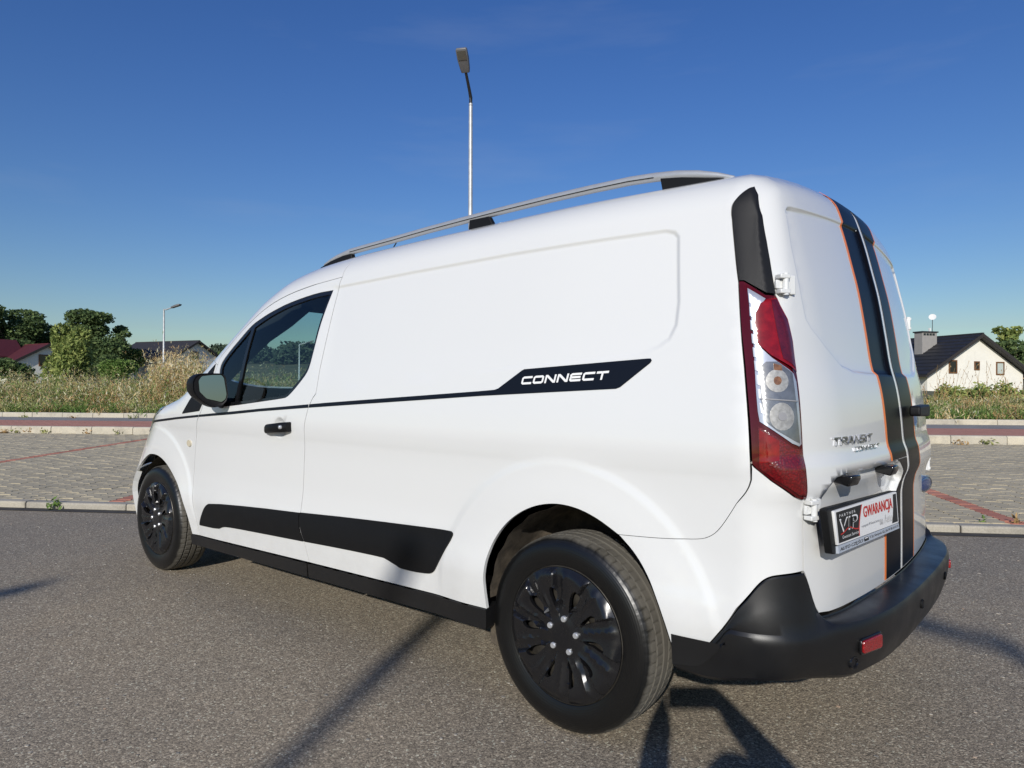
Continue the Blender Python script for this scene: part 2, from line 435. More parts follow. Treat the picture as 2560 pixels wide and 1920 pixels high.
def weather(m):
    # road film: a little grey-brown dust low on the panels, broken up by noise, and faint orange peel in the lacquer
    t = m.node_tree; b = t.nodes['Principled BSDF']; ge = N(t, 'ShaderNodeNewGeometry'); sx = N(t, 'ShaderNodeSeparateXYZ'); t.links.new(ge.outputs['Position'], sx.inputs[0])
    n1 = N(t, 'ShaderNodeTexNoise'); n1.inputs['Scale'].default_value = 9; n1.inputs['Detail'].default_value = 7; n1.inputs['Roughness'].default_value = .7; t.links.new(ge.outputs['Position'], n1.inputs['Vector'])
    lo = N(t, 'ShaderNodeMapRange'); lo.inputs[1].default_value = .62; lo.inputs[2].default_value = .30; t.links.new(sx.outputs[2], lo.inputs[0])
    ad = N(t, 'ShaderNodeMath'); ad.operation = 'MULTIPLY'; t.links.new(lo.outputs[0], ad.inputs[0]); mr = N(t, 'ShaderNodeMapRange'); mr.inputs[1].default_value = .42; mr.inputs[2].default_value = .75; mr.inputs[4].default_value = .20; t.links.new(n1.outputs['Fac'], mr.inputs[0]); t.links.new(mr.outputs[0], ad.inputs[1])
    mx = t.nodes.new('ShaderNodeMix'); mx.data_type = 'RGBA'; t.links.new(ad.outputs[0], mx.inputs[0]); mx.inputs[6].default_value = b.inputs['Base Color'].default_value; mx.inputs[7].default_value = (.40, .36, .30, 1); t.links.new(mx.outputs[2], b.inputs['Base Color'])
    n2 = N(t, 'ShaderNodeTexNoise'); n2.inputs['Scale'].default_value = 160; n2.inputs['Detail'].default_value = 1; t.links.new(ge.outputs['Position'], n2.inputs['Vector']); n3 = N(t, 'ShaderNodeTexNoise'); n3.inputs['Scale'].default_value = 2.2; n3.inputs['Detail'].default_value = 2; t.links.new(ge.outputs['Position'], n3.inputs['Vector'])
    bp = N(t, 'ShaderNodeBump'); bp.inputs['Strength'].default_value = .05; bp.inputs['Distance'].default_value = .001; t.links.new(n2.outputs['Fac'], bp.inputs['Height'])
    b2 = N(t, 'ShaderNodeBump'); b2.inputs['Strength'].default_value = .05; b2.inputs['Distance'].default_value = .02; t.links.new(n3.outputs['Fac'], b2.inputs['Height']); t.links.new(b2.outputs[0], bp.inputs['Normal']); t.links.new(bp.outputs[0], b.inputs['Coat Normal'])
weather(M['paint'])
M['black_plastic'] = mat('black_plastic', (.007, .007, .0075), .50, spec=.22, bump=.15, bscale=900, rvar=.08, vscale=6)
M['bumper'] = mat('bumper_plastic', (.009, .009, .0095), .38, spec=.5, bump=.10, bscale=1400, rvar=.09, vscale=7)
M['grain_plastic'] = mat('grained_plastic', (.009, .009, .010), .44, spec=.28, bump=.35, bscale=1000)
M['gloss_black'] = mat('gloss_black', (.008, .008, .009), .14, spec=.5, coat=.3, rvar=.05, vscale=20)
M['decal'] = mat('navy_decal', (.006, .008, .014), .34, spec=.2)
M['decal_black'] = mat('black_decal', (.004, .004, .006), .30, spec=.07)
M['orange'] = mat('orange_decal', (.80, .20, .035), .4)
M['white_flat'] = mat('white_print', (.80, .80, .79), .45)
M['red_print'] = mat('red_print', (.55, .03, .025), .5)
M['grey_print'] = mat('grey_print', (.25, .25, .26), .5)
M['black_print'] = mat('black_print', (.015, .015, .016), .5)
M['chrome'] = mat('chrome', (.55, .56, .58), .22, metal=1)
M['alu'] = mat('brushed_aluminium', (.50, .51, .52), .45, metal=.55, rvar=.05, vscale=30)
M['steel'] = mat('zinc_bolt', (.70, .71, .72), .34, metal=.7)
M['galv'] = mat('galvanised_steel', (.46, .47, .47), .5, metal=.35, var=.18, vscale=9)
M['dark_metal'] = mat('dark_metal', (.03, .03, .032), .5, metal=.3)
M['rubber_seal'] = mat('rubber_seal', (.012, .012, .012), .55)
M['interior'] = mat('dark_trim', (.02, .02, .022), .8)
M['seat'] = mat('seat_cloth', (.03, .03, .034), .95, var=.2, vscale=60)
M['blue_oval'] = mat('blue_enamel', (.01, .04, .16), .2, coat=.6)
def glass_mat(name, tint, refl=1.0):
    m, t, b = new_mat(name); t.nodes.remove(b); o = t.nodes['Material Output']
    tr = N(t, 'ShaderNodeBsdfTransparent'); tr.inputs[0].default_value = (*tint, 1)
    gl = N(t, 'ShaderNodeBsdfGlossy'); gl.inputs['Roughness'].default_value = .01; gl.inputs[0].default_value = (1, 1, 1, 1)
    fr = N(t, 'ShaderNodeFresnel'); ge = N(t, 'ShaderNodeNewGeometry'); io = N(t, 'ShaderNodeMapRange'); io.inputs[3].default_value = 1.5; io.inputs[4].default_value = 1/1.5
    t.links.new(ge.outputs['Backfacing'], io.inputs[0]); t.links.new(io.outputs[0], fr.inputs[0])
    mx = N(t, 'ShaderNodeMixShader'); t.links.new(fr.outputs[0], mx.inputs[0]); t.links.new(tr.outputs[0], mx.inputs[1]); t.links.new(gl.outputs[0], mx.inputs[2])
    t.links.new(mx.outputs[0], o.inputs[0]); return m
M['glass'] = glass_mat('tinted_glass', (.66, .78, .77))
M['mirror'] = mat('mirror_glass', (.34, .38, .40), .03, metal=1)

# ---------------------------------------------------------------- the van
van = tag(empty('delivery_van'), 'white panel van with black and orange rear stripes, black lower trim and roof rails', 'van')
def kids(objs, parent=van):
    for o in objs: o.parent = parent
    return objs
# outlines in wrap coordinates (metres along the body, height)
DOOR_REAR = [(1.287,1.623),(1.293,1.60),(1.303,1.565),(1.311,1.508),(1.331,1.352),(1.351,1.206),(1.358,1.088),(1.378,1.068),(1.404,1.025),(1.420,.968),(1.427,.93),(1.430,.90),(1.446,.78),(1.457,.636),(1.463,.58),(1.465,.53),(1.457,.472),(1.434,.42),(1.411,.323)]
DOOR_FRONT = [(2.472,.296),(2.502,.412),(2.522,.498),(2.538,.581),(2.538,.635),(2.527,.717),(2.513,.798),(2.488,.880),(2.468,.934),(2.436,.965),(2.40,1.03),(2.35,1.13),(2.315,1.235)]
DOOR_TOP = [(2.299,1.277),(2.208,1.342),(2.119,1.403),(2.009,1.463),(1.906,1.512),(1.803,1.547),(1.677,1.575),(1.553,1.592),(1.395,1.610)]
DOOR = DOOR_REAR + DOOR_FRONT + DOOR_TOP
WINDOW = [(1.344,1.557),(1.458,1.554),(1.578,1.541),(1.703,1.522),(1.787,1.503),(1.873,1.480),(1.934,1.459),(1.994,1.438),(2.050,1.405),(2.103,1.370),(2.194,1.310),(2.262,1.256),(2.283,1.222),(2.275,1.17),(2.225,1.012),(2.078,1.022),(1.853,1.043),(1.629,1.064),(1.590,1.070),(1.549,1.096),(1.491,1.143),(1.452,1.178),(1.432,1.212),(1.413,1.300),(1.396,1.392),(1.372,1.475)]
GLASS = [(1.364,1.540),(1.453,1.537),(1.574,1.524),(1.698,1.505),(1.824,1.474),(1.910,1.445),(1.977,1.420),(2.015,1.269),(2.042,1.041),(1.855,1.056),(1.630,1.075),(1.600,1.082),(1.560,1.110),(1.502,1.154),(1.464,1.186),(1.444,1.217),(1.424,1.305),(1.408,1.398),(1.383,1.480)]
QUARTER = [(2.008,1.414),(2.088,1.358),(2.179,1.300),(2.246,1.246),(2.262,1.216),(2.256,1.175),(2.206,1.035),(2.070,1.040),(2.052,1.207)]
ARCH_R = [(-.403,.377),(-.394,.41),(-.377,.471),(-.346,.537),(-.308,.598),(-.270,.641),(-.225,.677),(-.161,.712),(-.098,.735),(-.038,.745),(.024,.744),(.096,.727),(.165,.693),(.225,.645),(.268,.588),(.293,.528),(.305,.46),(.306,.415),(.303,.346)]
ARCH_F = [(2.557,.293),(2.568,.33),(2.587,.41),(2.628,.494),(2.700,.562),(2.790,.623),(2.885,.676),(2.977,.705),(3.063,.711),(3.20,.694),(3.38,.655),(3.50,.61),(3.535,.59)]
TRIM_L = [(-.566,1.834),(-.554,1.807),(-.537,1.766),(-.524,1.719),(-.519,1.684),(-.522,1.612),(-.536,1.534),(-.550,1.456),(-.559,1.414)]
LAMP_L = [(-.559,1.414),(-.565,1.366),(-.572,1.311),(-.587,1.202),(-.597,1.096),(-.603,1.009),(-.606,.917)]
GAP = [(-.566,1.834),(-.588,1.771),(-.606,1.66),(-.625,1.584),(-.646,1.506),(-.661,1.372),(-.673,1.342),(-.690,1.300),(-.699,1.25),(-.701,1.202),(-.700,1.1),(-.700,1.027),(-.700,.907),(-.702,.826),(-.706,.765),(-.706,.658),(-.706,.628)]
SEAM = [(-.606,.872),(-.602,.851),(-.592,.826),(-.557,.767),(-.528,.725),(-.505,.706),(-.476,.694),(-.41,.687),(-.347,.682),(-.225,.677)]
BUMP_TOP = [(-.706,.628),(-.649,.622),(-.632,.615),(-.618,.598),(-.600,.560),(-.565,.491),(-.515,.423),(-.496,.402),(-.478,.390),(-.403,.377)]
def S(pl, it=2):
    """round off an open polyline, ends kept"""
    for _ in range(it):
        out = [pl[0]]
        for a, b in zip(pl, pl[1:]): out += [(a[0]*.75+b[0]*.25, a[1]*.75+b[1]*.25), (a[0]*.25+b[0]*.75, a[1]*.25+b[1]*.75)]
        pl = out[:1] + out[2:-1] + [pl[-1]] if len(pl) > 2 else pl
    return pl
DOOR_FRONT = S(DOOR_FRONT, 1); DOOR_TOP = S(DOOR_TOP, 1); DOOR = DOOR_REAR + DOOR_FRONT + DOOR_TOP
ARCH_F = S(ARCH_F); ARCH_RF = S(ARCH_R[6:]); ARCH_RR = S(ARCH_R[:7]); TRIM_L = S(TRIM_L); LAMP_L = S(LAMP_L, 1); BUMP_TOP = S(BUMP_TOP); SEAM = S(SEAM)
GA = S(GAP[:6], 1); GB = S(GAP[5:14], 1); GC = S(GAP[13:], 1); GAP_ALL = GA + GB[1:] + GC[1:]
WINDOW = smooth_poly(WINDOW, 1, (0, 14)); GLASS = smooth_poly(GLASS, 1, (0, 6, 8)); QUARTER = smooth_poly(QUARTER, 1, (0, 6, 7))
def arc_line(cx, cz, r, a0, a1, n=30): return [(cx + r*cos(a0+(a1-a0)*k/n), cz + r*sin(a0+(a1-a0)*k/n)) for k in range(n+1)]
swage_rows = [([(1.33,1.577)] + SWAGE[2:-2], (-.002, .004, .008, .013, .018), .022)]
crease_rows = [([(-.6, z), (2.5, z)], (0,), .03) for z in (.42, .455, .49, .525, .56, .86, .88, .90, .925, .95)]
arch_rows = [(arc_line(0, .33, r, -.1, pi+.1, 60), (0,), .03) for r in (.44, .48, .53, .545, .557, .57)]
archf_rows = [(arc_line(WB, .33, r, -.1, pi+.1, 60), (0,), .03) for r in (.44, .48, .53, .545, .557, .57)]
def top_edge(u0, u1, n=40): return [(u0 + (u1-u0)*k/n, VT(u0 + (u1-u0)*k/n) + .002) for k in range(n+1)]
# door handle bowl
def door_off(u, v):
    r = np.hypot((u - 1.638)/.062, (v - .925)/.052)
    return -.016*sstep(1.0, .55, r)
hpts = [(arc_line(1.638, .925, r, 0, 2*pi, 28), (0,), .012) for r in (.012, .024, .036, .046, .055)]
doors = kids(patch('front_door', DOOR, M['paint'], van, holes=[WINDOW], sp=.032, edge=.02, lines=crease_rows + hpts, off=door_off))
side_poly = top_edge(1.287, -.566) + TRIM_L[1:] + LAMP_L[1:] + SEAM + ARCH_RF[1:] + DOOR_REAR[::-1][0:]
kids(patch('side_panel', side_poly, M['paint'], van, sp=.034, edge=.02, lines=swage_rows + crease_rows + arch_rows))
q_poly = [(u_+.0010, v_+.0022) for u_, v_ in SEAM[::-1]] + LAMP_L[-1:] + [(-.612,.908),(-.638,.874),(-.679,.830),(-.702,.826)] + GC[1:] + BUMP_TOP[1:] + ARCH_RR[1:-1]
kids(patch('quarter_panel', q_poly, M['paint'], van, sp=.028, edge=.016, lines=arch_rows))
pil_poly = [(2.315,1.235)] + DOOR_TOP + [(1.287,1.623)] + top_edge(1.287, 2.62)
kids(patch('roof_pillar', pil_poly, M['paint'], van, sp=.03, edge=.02))
f_poly = DOOR_FRONT + top_edge(2.62, 3.95) + [(3.95,.60),(3.6,.59)] + ARCH_F[::-1]
kids(patch('fender', f_poly, M['paint'], van, sp=.034, edge=.02, lines=crease_rows + archf_rows))
nose_poly = [(3.95,.60)] + top_edge(3.95, UNOSE, 20) + [(UNOSE,.60)]
kids(patch('grille_panel', nose_poly, M['black_plastic'], van, sp=.04))
fb_poly = [(3.537,.5885),(3.6,.5885),(3.95,.5985),(UNOSE,.5985),(UNOSE,.24),(3.66,.25),(3.615,.30),(3.592,.447),(3.572,.52)]
kids(patch('front_bumper', fb_poly, M['paint'], van, sp=.04, edge=.03, lip=.03))
# headlamp and small side indicator
kids(patch('headlamp', [(2.944,1.0),(3.067,.976),(3.267,.930),(3.5,.90),(3.6,.83),(3.45,.84),(3.155,.897),(2.98,.975)], mat('headlamp_lens', (.30,.32,.35), .08, coat=1, metal=.6), van, sp=.03, off=.004, gap=0, lip=.006))
ind = kids(patch('side_indicator', [(2.589+.024*cos(t), .800+.019*sin(t)) for t in (2*pi*k/20 for k in range(20))], mat('indicator_lens', (.62,.55,.40), .2, coat=1), van, sp=.01, off=.007, gap=0, lip=.008))
for k, i in enumerate(ind):
    kids(patch('indicator_rim', [(2.589+.029*cos(t), .800+.023*sin(t)) for t in (2*pi*k2/20 for k2 in range(20))], M['grey_print'], van, sp=.01, off=.003, gap=0, lip=.004, both=True)[k:k+1], i) if False else None
kids(patch('pillar_base_trim', [(2.656,.965),(2.57,1.05),(2.402,1.200),(2.338,1.240),(2.36,1.13),(2.412,1.03),(2.445,.985)], M['black_plastic'], van, sp=.03, off=.004, gap=0, lip=.006))
# window frame, glass
wf = patch('window_frame', WINDOW, M['gloss_black'], None, holes=[GLASS, QUARTER], sp=.02, off=-.002, gap=.0005, hgap=0, lip=.012)
gl = patch('window_glass', inset(GLASS, -.006), M['glass'], None, sp=.05, off=-.008, gap=0, lip=0)
ql = patch('quarter_glass', inset(QUARTER, -.006), M['glass'], None, sp=.05, off=-.008, gap=0, lip=0)
for k in (0, 1): wf[k].parent = gl[k].parent = ql[k].parent = doors[k]
# black side mouldings
ml = patch('door_moulding', smooth_poly([(2.310,.496),(2.359,.476),(2.409,.428),(2.449,.376),(2.452,.359),(2.240,.366),(2.190,.384),(2.141,.391),(1.968,.399),(1.437,.418),(1.458,.464),(1.466,.502),(1.470,.543),(1.865,.525)], 1, (4,9,12)), M['black_plastic'], None, sp=.03, off=.006, gap=0, lip=.008)
for k in (0, 1): ml[k].parent = doors[k]
kids(patch('side_moulding', smooth_poly([(1.461,.545),(1.075,.567),(.720,.583),(.493,.592),(.475,.587),(.475,.574),(.513,.515),(.565,.440),(.582,.425),(.606,.417),(.686,.410),(.769,.410),(.785,.416),(.852,.434),(.878,.437),(1.122,.431),(1.426,.419),(1.447,.466),(1.458,.503)], 1, (0,16)), M['black_plastic'], van, sp=.03, off=.006, gap=0, lip=.008))
for a, b in ((2.565, 1.424), (1.418, .303)):
    t0 = .290 + (2.565-a)*.0248; t1 = .290 + (2.565-b)*.0248; b0 = .237 + (2.565-a)*.0155; b1 = .237 + (2.565-b)*.0155
    kids(patch('sill_cover', [(a,t0),(b,t1),(b+.006,b1+.02),(b+.01,b1),(a,b0)], M['bumper'], van, sp=.035, off=.006, gap=0, lip=.07))
# belt stripe and side decal
def cut(poly, x0, x1):
    for s, lim in ((1, x0), (-1, x1)):
        out = []
        for i in range(len(poly)):
            a = poly[i-1]; b = poly[i]; da = s*(a[0]-lim); db = s*(b[0]-lim)
            if (da >= 0) != (db >= 0): t = da/(da-db); out.append((a[0]+(b[0]-a[0])*t, a[1]+(b[1]-a[1])*t))
            if db >= 0: out.append(b)
        poly = out
    return poly
STRIPE = [(3.30,.895),(3.075,.914),(2.746,.942),(2.437,.965),(2.105,.989),(1.814,1.011),(1.406,1.039),(1.260,1.049),(.355,1.104),(.285,1.109),(.268,1.114),(.168,1.175),(.158,1.179),(-.080,1.192),(-.300,1.204),(-.312,1.204),(-.316,1.198),(-.312,1.191),(-.217,1.119),(-.203,1.114),(.353,1.087),(1.404,1.024),(1.812,.998),(2.103,.975),(2.436,.953),(2.745,.930),(3.30,.880)]
for a, b in ((-.4, 1.397), (1.404, 2.447), (2.453, 3.3)):
    kids(patch('belt_stripe', cut(STRIPE, a, b), M['decal'], van, sp=.02, off=.0022, gap=0, lip=.0012))
# letters drawn as strokes in a unit box
GLY = {
 'C': [[(1,1),(.12,1),(0,.86),(0,.14),(.12,0),(1,0)]],
 'O': [[(.12,1),(.88,1),(1,.86),(1,.14),(.88,0),(.12,0),(0,.14),(0,.86),(.12,1)]],
 'N': [[(0,0),(0,1),(.12,1),(.88,0),(1,0),(1,1)]],
 'E': [[(1,1),(.12,1),(0,.86),(0,.14),(.12,0),(1,0)],[(0,.5),(.93,.5)]],
 'T': [[(0,1),(1,1)],[(.5,1),(.5,0)]],
 'R': [[(0,0),(0,1),(.86,1),(1,.88),(1,.56),(.86,.44),(.1,.44)],[(.5,.44),(1,0)]],
 'A': [[(0,0),(.42,1),(.62,1),(1,0)],[(.2,.32),(.86,.32)]],
 'S': [[(1,1),(.12,1),(0,.88),(0,.62),(.12,.5),(.88,.5),(1,.38),(1,.12),(.88,0),(0,0)]],
 'I': [[(.5,0),(.5,1)]],
}
def stroke_word(word, w, h, th, gapw, shear, narrow={'I': .15}):
    """ribbon quads for a word in a w x h box -> list of (4 points)"""
    ws = [narrow.get(c, 1.0) for c in word]; unit = (w - gapw*(len(word)-1)) / sum(ws); x = 0; quads = []
    for c, cw in zip(word, ws):
        L = unit*cw
        for pl in GLY[c]:
            pts = [Vector((x + th/2 + p[0]*(L - th), th/2 + p[1]*(h - th))) for p in pl]
            closed = (pts[0]-pts[-1]).length < 1e-6
            if closed: pts = pts[:-1]
            n = len(pts); off = []
            for i in range(n):
                a = pts[i-1] if (closed or i) else None; b = pts[(i+1) % n] if (closed or i < n-1) else None
                d1 = (pts[i]-a).normalized() if a is not None else None; d2 = (b-pts[i]).normalized() if b is not None else None
                if d1 is None: d1 = d2
                if d2 is None: d2 = d1
                n1 = Vector((-d1.y, d1.x)); n2 = Vector((-d2.y, d2.x)); m = (n1+n2).normalized(); m = m/max(m.dot(n1), .5)
                e = pts[i].copy()
                if not closed and i == 0: e -= d1*th*.5
                if not closed and i == n-1: e += d2*th*.5
                off.append((e + m*th*.5, e - m*th*.5))
            for i in range(n if closed else n-1):
                j = (i+1) % n; quads.append([off[i][0], off[i][1], off[j][1], off[j][0]])
        x += L + gapw
    return [[(p.x + shear*p.y, p.y) for p in q] for q in quads]
def word_on_body(name, word, u0, v0, u1, v1, h, th, gapw, shear, material, off, thick, parent, sub=4):
    """letters laid on the body; baseline from (u0,v0) to (u1,v1) running towards smaller u"""
    L = hypot(u1-u0, v1-v0); ex = ((u1-u0)/L, (v1-v0)/L); mb = MB()
    quads = stroke_word(word, L - shear*h, h, th, gapw, shear)
    allp = []
    for q in quads:
        for k in range(sub):
            s0, s1 = k/sub, (k+1)/sub
            e = lambda a, b, s: (a[0]+(b[0]-a[0])*s, a[1]+(b[1]-a[1])*s)
            allp += [e(q[0], q[3], s0), e(q[1], q[2], s0), e(q[1], q[2], s1), e(q[0], q[3], s1)]
    A = np.array(allp); U = u0 + A[:, 0]*ex[0]; V = v0 + A[:, 0]*ex[1] + A[:, 1]
    P = wrap(U, V); Nn = body_normal(P); Pt = P + Nn*(off+thick); Pb = P + Nn*off
    for i in range(0, len(A), 4):
        vs = [tuple(Pt[i+k]) for k in range(4)] + [tuple(Pb[i+k]) for k in range(4)]
        mb.add(vs, [(0,1,2,3),(0,4,5,1),(2,6,7,3),(1,5,6,2),(3,7,4,0)])
    return mb.build(name, material, parent)
word_on_body('side_lettering', 'CONNECT', .166, 1.1265, -.176, 1.1425, .0265, .0068, .006, .22, M['white_flat'], .0034, .0006, van)
# door handles
for k, s in ((0, 1), (1, -1)):
    q_ = [wrap(np.array([u_]), np.array([v_]))[0] for u_, v_ in ((1.745,.9135),(1.70,.9185),(1.64,.924),(1.58,.929),(1.532,.933))]; b_ = MB(); rings = []
    for i_, (p_, (off_, hh_, th_)) in enumerate(zip(q_, ((.004,.021,.012),(.022,.0225,.016),(.028,.0225,.017),(.026,.024,.018),(.010,.023,.018)))):
        rings.append([(p_[0], s*(p_[1] + off_ + dy*th_), p_[2] + dz*hh_) for dy, dz in ((-.9,-.75),(-.9,.75),(-.2,1),(.55,.9),(.95,.45),(.95,-.45),(.55,-.9),(-.2,-1))])
    b_.add([p_ for r_ in rings for p_ in r_], [(i_*8+j_, i_*8+(j_+1) % 8, (i_+1)*8+(j_+1) % 8, (i_+1)*8+j_) for i_ in range(4) for j_ in range(8)] + [tuple(range(8)), tuple(range(32, 40))])
    hd_ = b_.build('door_handle', M['black_plastic'], doors[k], angle=50)
    pk = q_[3]; ky = MB().lathe([(0,.010),(.007,.010),(.0085,.008),(.0088,.0)], 16, 'y').build('key_lock', M['steel'], doors[k], smooth=True); ky.location = (pk[0]-.018, s*(pk[1] + .036), pk[2]+.003); ky.rotation_euler = (0, 0, 0 if s > 0 else pi)
# ---- rear pillar trim, tail lamp
TRIM = TRIM_L + [(-.573,1.413),(-.630,1.374),(-.661,1.372)] + GA[1:-1][::-1]
def trim_off(u, v):
    ridge = -.556 - (1.81 - v)*.172                       # crease between the side and the rear facet
    return .004 + .008*np.exp(-np.abs((u - ridge)/.030)**1.3)
kids(patch('rear_pillar_trim', TRIM, M['grain_plastic'], van, sp=.010, off=trim_off, lip=.014))
LAMP = LAMP_L[::-1] + [(-.573,1.413),(-.630,1.373),(-.661,1.370)] + GB[1:] + [(-.690,.823),(-.679,.829),(-.638,.872),(-.612,.906)]
M['lamp_red'] = mat('tail_lamp_red', (.20, .004, .005), .14, coat=.6, spec=.35, var=.35, vscale=45)
M['lamp_red_dark'] = mat('tail_lamp_dark_red', (.075, .003, .004), .14, coat=.6, spec=.3)
def lamp_mat(name, c1, c2, sc, metal, rough):
    m, t, b = new_mat(name); tc = N(t, 'ShaderNodeTexCoord'); v = N(t, 'ShaderNodeTexVoronoi'); v.inputs['Scale'].default_value = sc
    t.links.new(tc.outputs['Object'], v.inputs['Vector']); r = N(t, 'ShaderNodeValToRGB')
    r.color_ramp.elements[0].color = (*c1, 1); r.color_ramp.elements[1].color = (*c2, 1); r.color_ramp.elements[0].position = .1; r.color_ramp.elements[1].position = .6
    t.links.new(v.outputs['Distance'], r.inputs[0]); t.links.new(r.outputs[0], b.inputs['Base Color'])
    bp = N(t, 'ShaderNodeBump'); bp.inputs['Strength'].default_value = .35; bp.inputs['Distance'].default_value = .003
    t.links.new(v.outputs['Distance'], bp.inputs['Height']); t.links.new(bp.outputs[0], b.inputs['Normal'])
    b.inputs['Metallic'].default_value = metal; b.inputs['Roughness'].default_value = rough; b.inputs['Coat Weight'].default_value = 1; b.inputs['Coat Roughness'].default_value = .04
    return m
M['lamp_clear'] = mat('lamp_clear_reflector', (.58, .60, .65), .22, metal=.5, coat=1, var=.08, vscale=30)
M['lamp_chamber'] = mat('lamp_chamber', (.24, .24, .235), .22, metal=.6, coat=1, var=.22, vscale=40)
M['lamp_amber'] = mat('amber_lens', (.26, .12, .05), .25, metal=.3, coat=1, var=.5, vscale=70)
M['lamp_facet'] = lamp_mat('lamp_red_facets', (.20, .005, .007), (.10, .003, .004), 170, 0, .2)
def lamp_off(u, v): return .005 + .010*sstep(.0, -.028, poly_sd(LAMP, u, v))
lamps = kids(patch('tail_lamp', LAMP, M['lamp_red_dark'], van, sp=.010, off=lamp_off, lip=.016))
def lamp_piece(name, poly, mt, extra=.0026):
    extra = extra + .0012
    r = patch(name, poly, mt, None, sp=.007, off=lambda u, v: lamp_off(u, v) + extra, gap=0, lip=.0012)
    for k in (0, 1): r[k].parent = lamps[k]
lamp_piece('clear_reflector', [(-.584,1.389),(-.628,1.358),(-.615,1.338),(-.605,1.318),(-.604,1.289),(-.609,1.245),(-.619,1.220),(-.639,1.194),(-.682,1.152),(-.688,1.132),(-.690,.969),(-.682,.963),(-.668,.971),(-.618,1.027),(-.615,1.054),(-.602,1.266)], M['lamp_clear'])
lamp_piece('brake_lens', [(-.632,1.356),(-.660,1.361),(-.667,1.341),(-.686,1.303),(-.694,1.243),(-.693,1.158),(-.686,1.162),(-.637,1.201),(-.611,1.233),(-.6045,1.269),(-.6045,1.312),(-.615,1.343)], M['lamp_red'], .0050)
lamp_piece('brake_lens_rear', [(-.640,1.352),(-.657,1.356),(-.664,1.338),(-.682,1.301),(-.690,1.243),(-.689,1.168),(-.660,1.192),(-.652,1.25)], mat('tail_lamp_deep_red', (.085,.003,.006), .10, coat=1, spec=.5, var=.3, vscale=60), .0066)
lamp_piece('lower_lens', [(-.616,1.014),(-.648,.982),(-.671,.957),(-.691,.955),(-.693,.840),(-.680,.840),(-.644,.876),(-.618,.908)], M['lamp_facet'], .0045)
lamp_piece('upper_lower_lens', [(-.617,1.006),(-.646,.978),(-.646,.925),(-.618,.918)], M['lamp_red'], .0062)
lamp_piece('reversing_chamber', [(-.618,1.172),(-.627,1.183),(-.648,1.183),(-.677,1.152),(-.681,.999),(-.682,.972),(-.671,.979),(-.643,1.005),(-.627,1.026),(-.620,1.072),(-.616,1.143)], M['lamp_chamber'], .0058)
M['bowl'] = mat('reflector_bowl', (.34, .335, .32), .42, metal=.35, var=.3, vscale=90)
for cv_, rv_ in ((1.132, .030), (1.040, .036)):
    lamp_piece('reflector_bowl', [(-.649 + .020*cos(a_) - (1.09-cv_)*.06, cv_ + rv_*sin(a_)) for a_ in (2*pi*k_/18 for k_ in range(18))], M['bowl'], .0068)
    lamp_piece('bulb', [(-.649 + .007*cos(a_) - (1.09-cv_)*.06, cv_ + .011*sin(a_)) for a_ in (2*pi*k_/12 for k_ in range(12))], M['lamp_amber'] if cv_ > 1.1 else M['grey_print'], .0084)
lamp_piece('lens_divider', [(-.618,1.087),(-.682,1.081),(-.682,1.078),(-.618,1.084)], M['grey_print'], .0080)
lamp_piece('indicator_bulb', [(-.640,1.178),(-.655,1.172),(-.656,1.158),(-.641,1.160)], M['lamp_amber'], .0074)
for k in range(9):
    z0 = 1.372 - k*.037; uo = -.583 - (1.38 - z0)*.098
    lamp_piece('reflector_rib', [(uo-.004, z0), (uo-.010, z0-.004), (uo-.0125, z0-.030), (uo-.0065, z0-.026)], M['steel'], .0052)
# ---- rear doors with the plate pocket on the left one
RD = GAP_ALL + [(-.711,.618),(-.729,.562),(-.743,.524),(-.755,.505),(-.80,.500),(-.90,.498),(-1.021,.496),(-1.225,.494),(UMID+.001,.494),(UMID+.001,VT(-1)+.002)] + [(UMID + (-.566-UMID)*k/30, VT(-1)+.002) for k in range(1, 30)]
POCK = [(-.800,.872),(-.867,.880),(-1.312,.880),(-1.350,.874),(-1.400,.842),(-1.425,.812),(-1.385,.775),(-1.39,.60),(-.80,.60),(-.775,.667),(-.757,.741),(-.751,.795),(-.752,.823),(-.765,.852)]
def pocket(u, v): return -.026*sstep(.001, -.009, poly_sd(POCK, u, v))*sstep(.65, .80, v)
rp = [unwrap((float(rear_x(np.array(y), np.array(z))), y, z)) for y, z in densify(REARPAN, .02)]
rp_rows = [(rp, (-.014, -.009, -.004, .001), .02), (rp, (.006, .014), .02)]
ledge_rows = [([(-.71, z), (UMID, z)], (0,), .03) for z in (.77, .785, .80, .815, .83, .845, .86, .88, .90, .915, .93, .95, 1.06, 1.08, 1.10, 1.12, 1.14)]
pock_rows = [(POCK[:7], (0, .005, .010, .015, .022), .014), (POCK[9:] + POCK[:1], (0, .005, .010, .015), .014)]
def bowl_off(u, v):     # finger recess behind the rear handle (right door)
    return -.022*sstep(1.0, .5, np.hypot((u - uy(.268))/.046, (v - 1.035)/.062))
bowl_rows = [(arc_line(uy(.268), 1.035, r, 0, 2*pi, 24), (0,), .012) for r in (.012, .022, .032, .042, .052, .06)]
rdl = patch('rear_door', RD, M['paint'], van, sp=.03, edge=.018, lines=rp_rows + ledge_rows + pock_rows, off=pocket, both=False)[0]
q, F = fill2d(inset(densify(RD, .018), .002), [], .03, rp_rows + ledge_rows + bowl_rows, edge=.018)
P, Nn = lay(q[:, 0], q[:, 1], bowl_off)
rdr = shell('rear_door', P, Nn, F, M['paint'], van, .012, mirror=True)
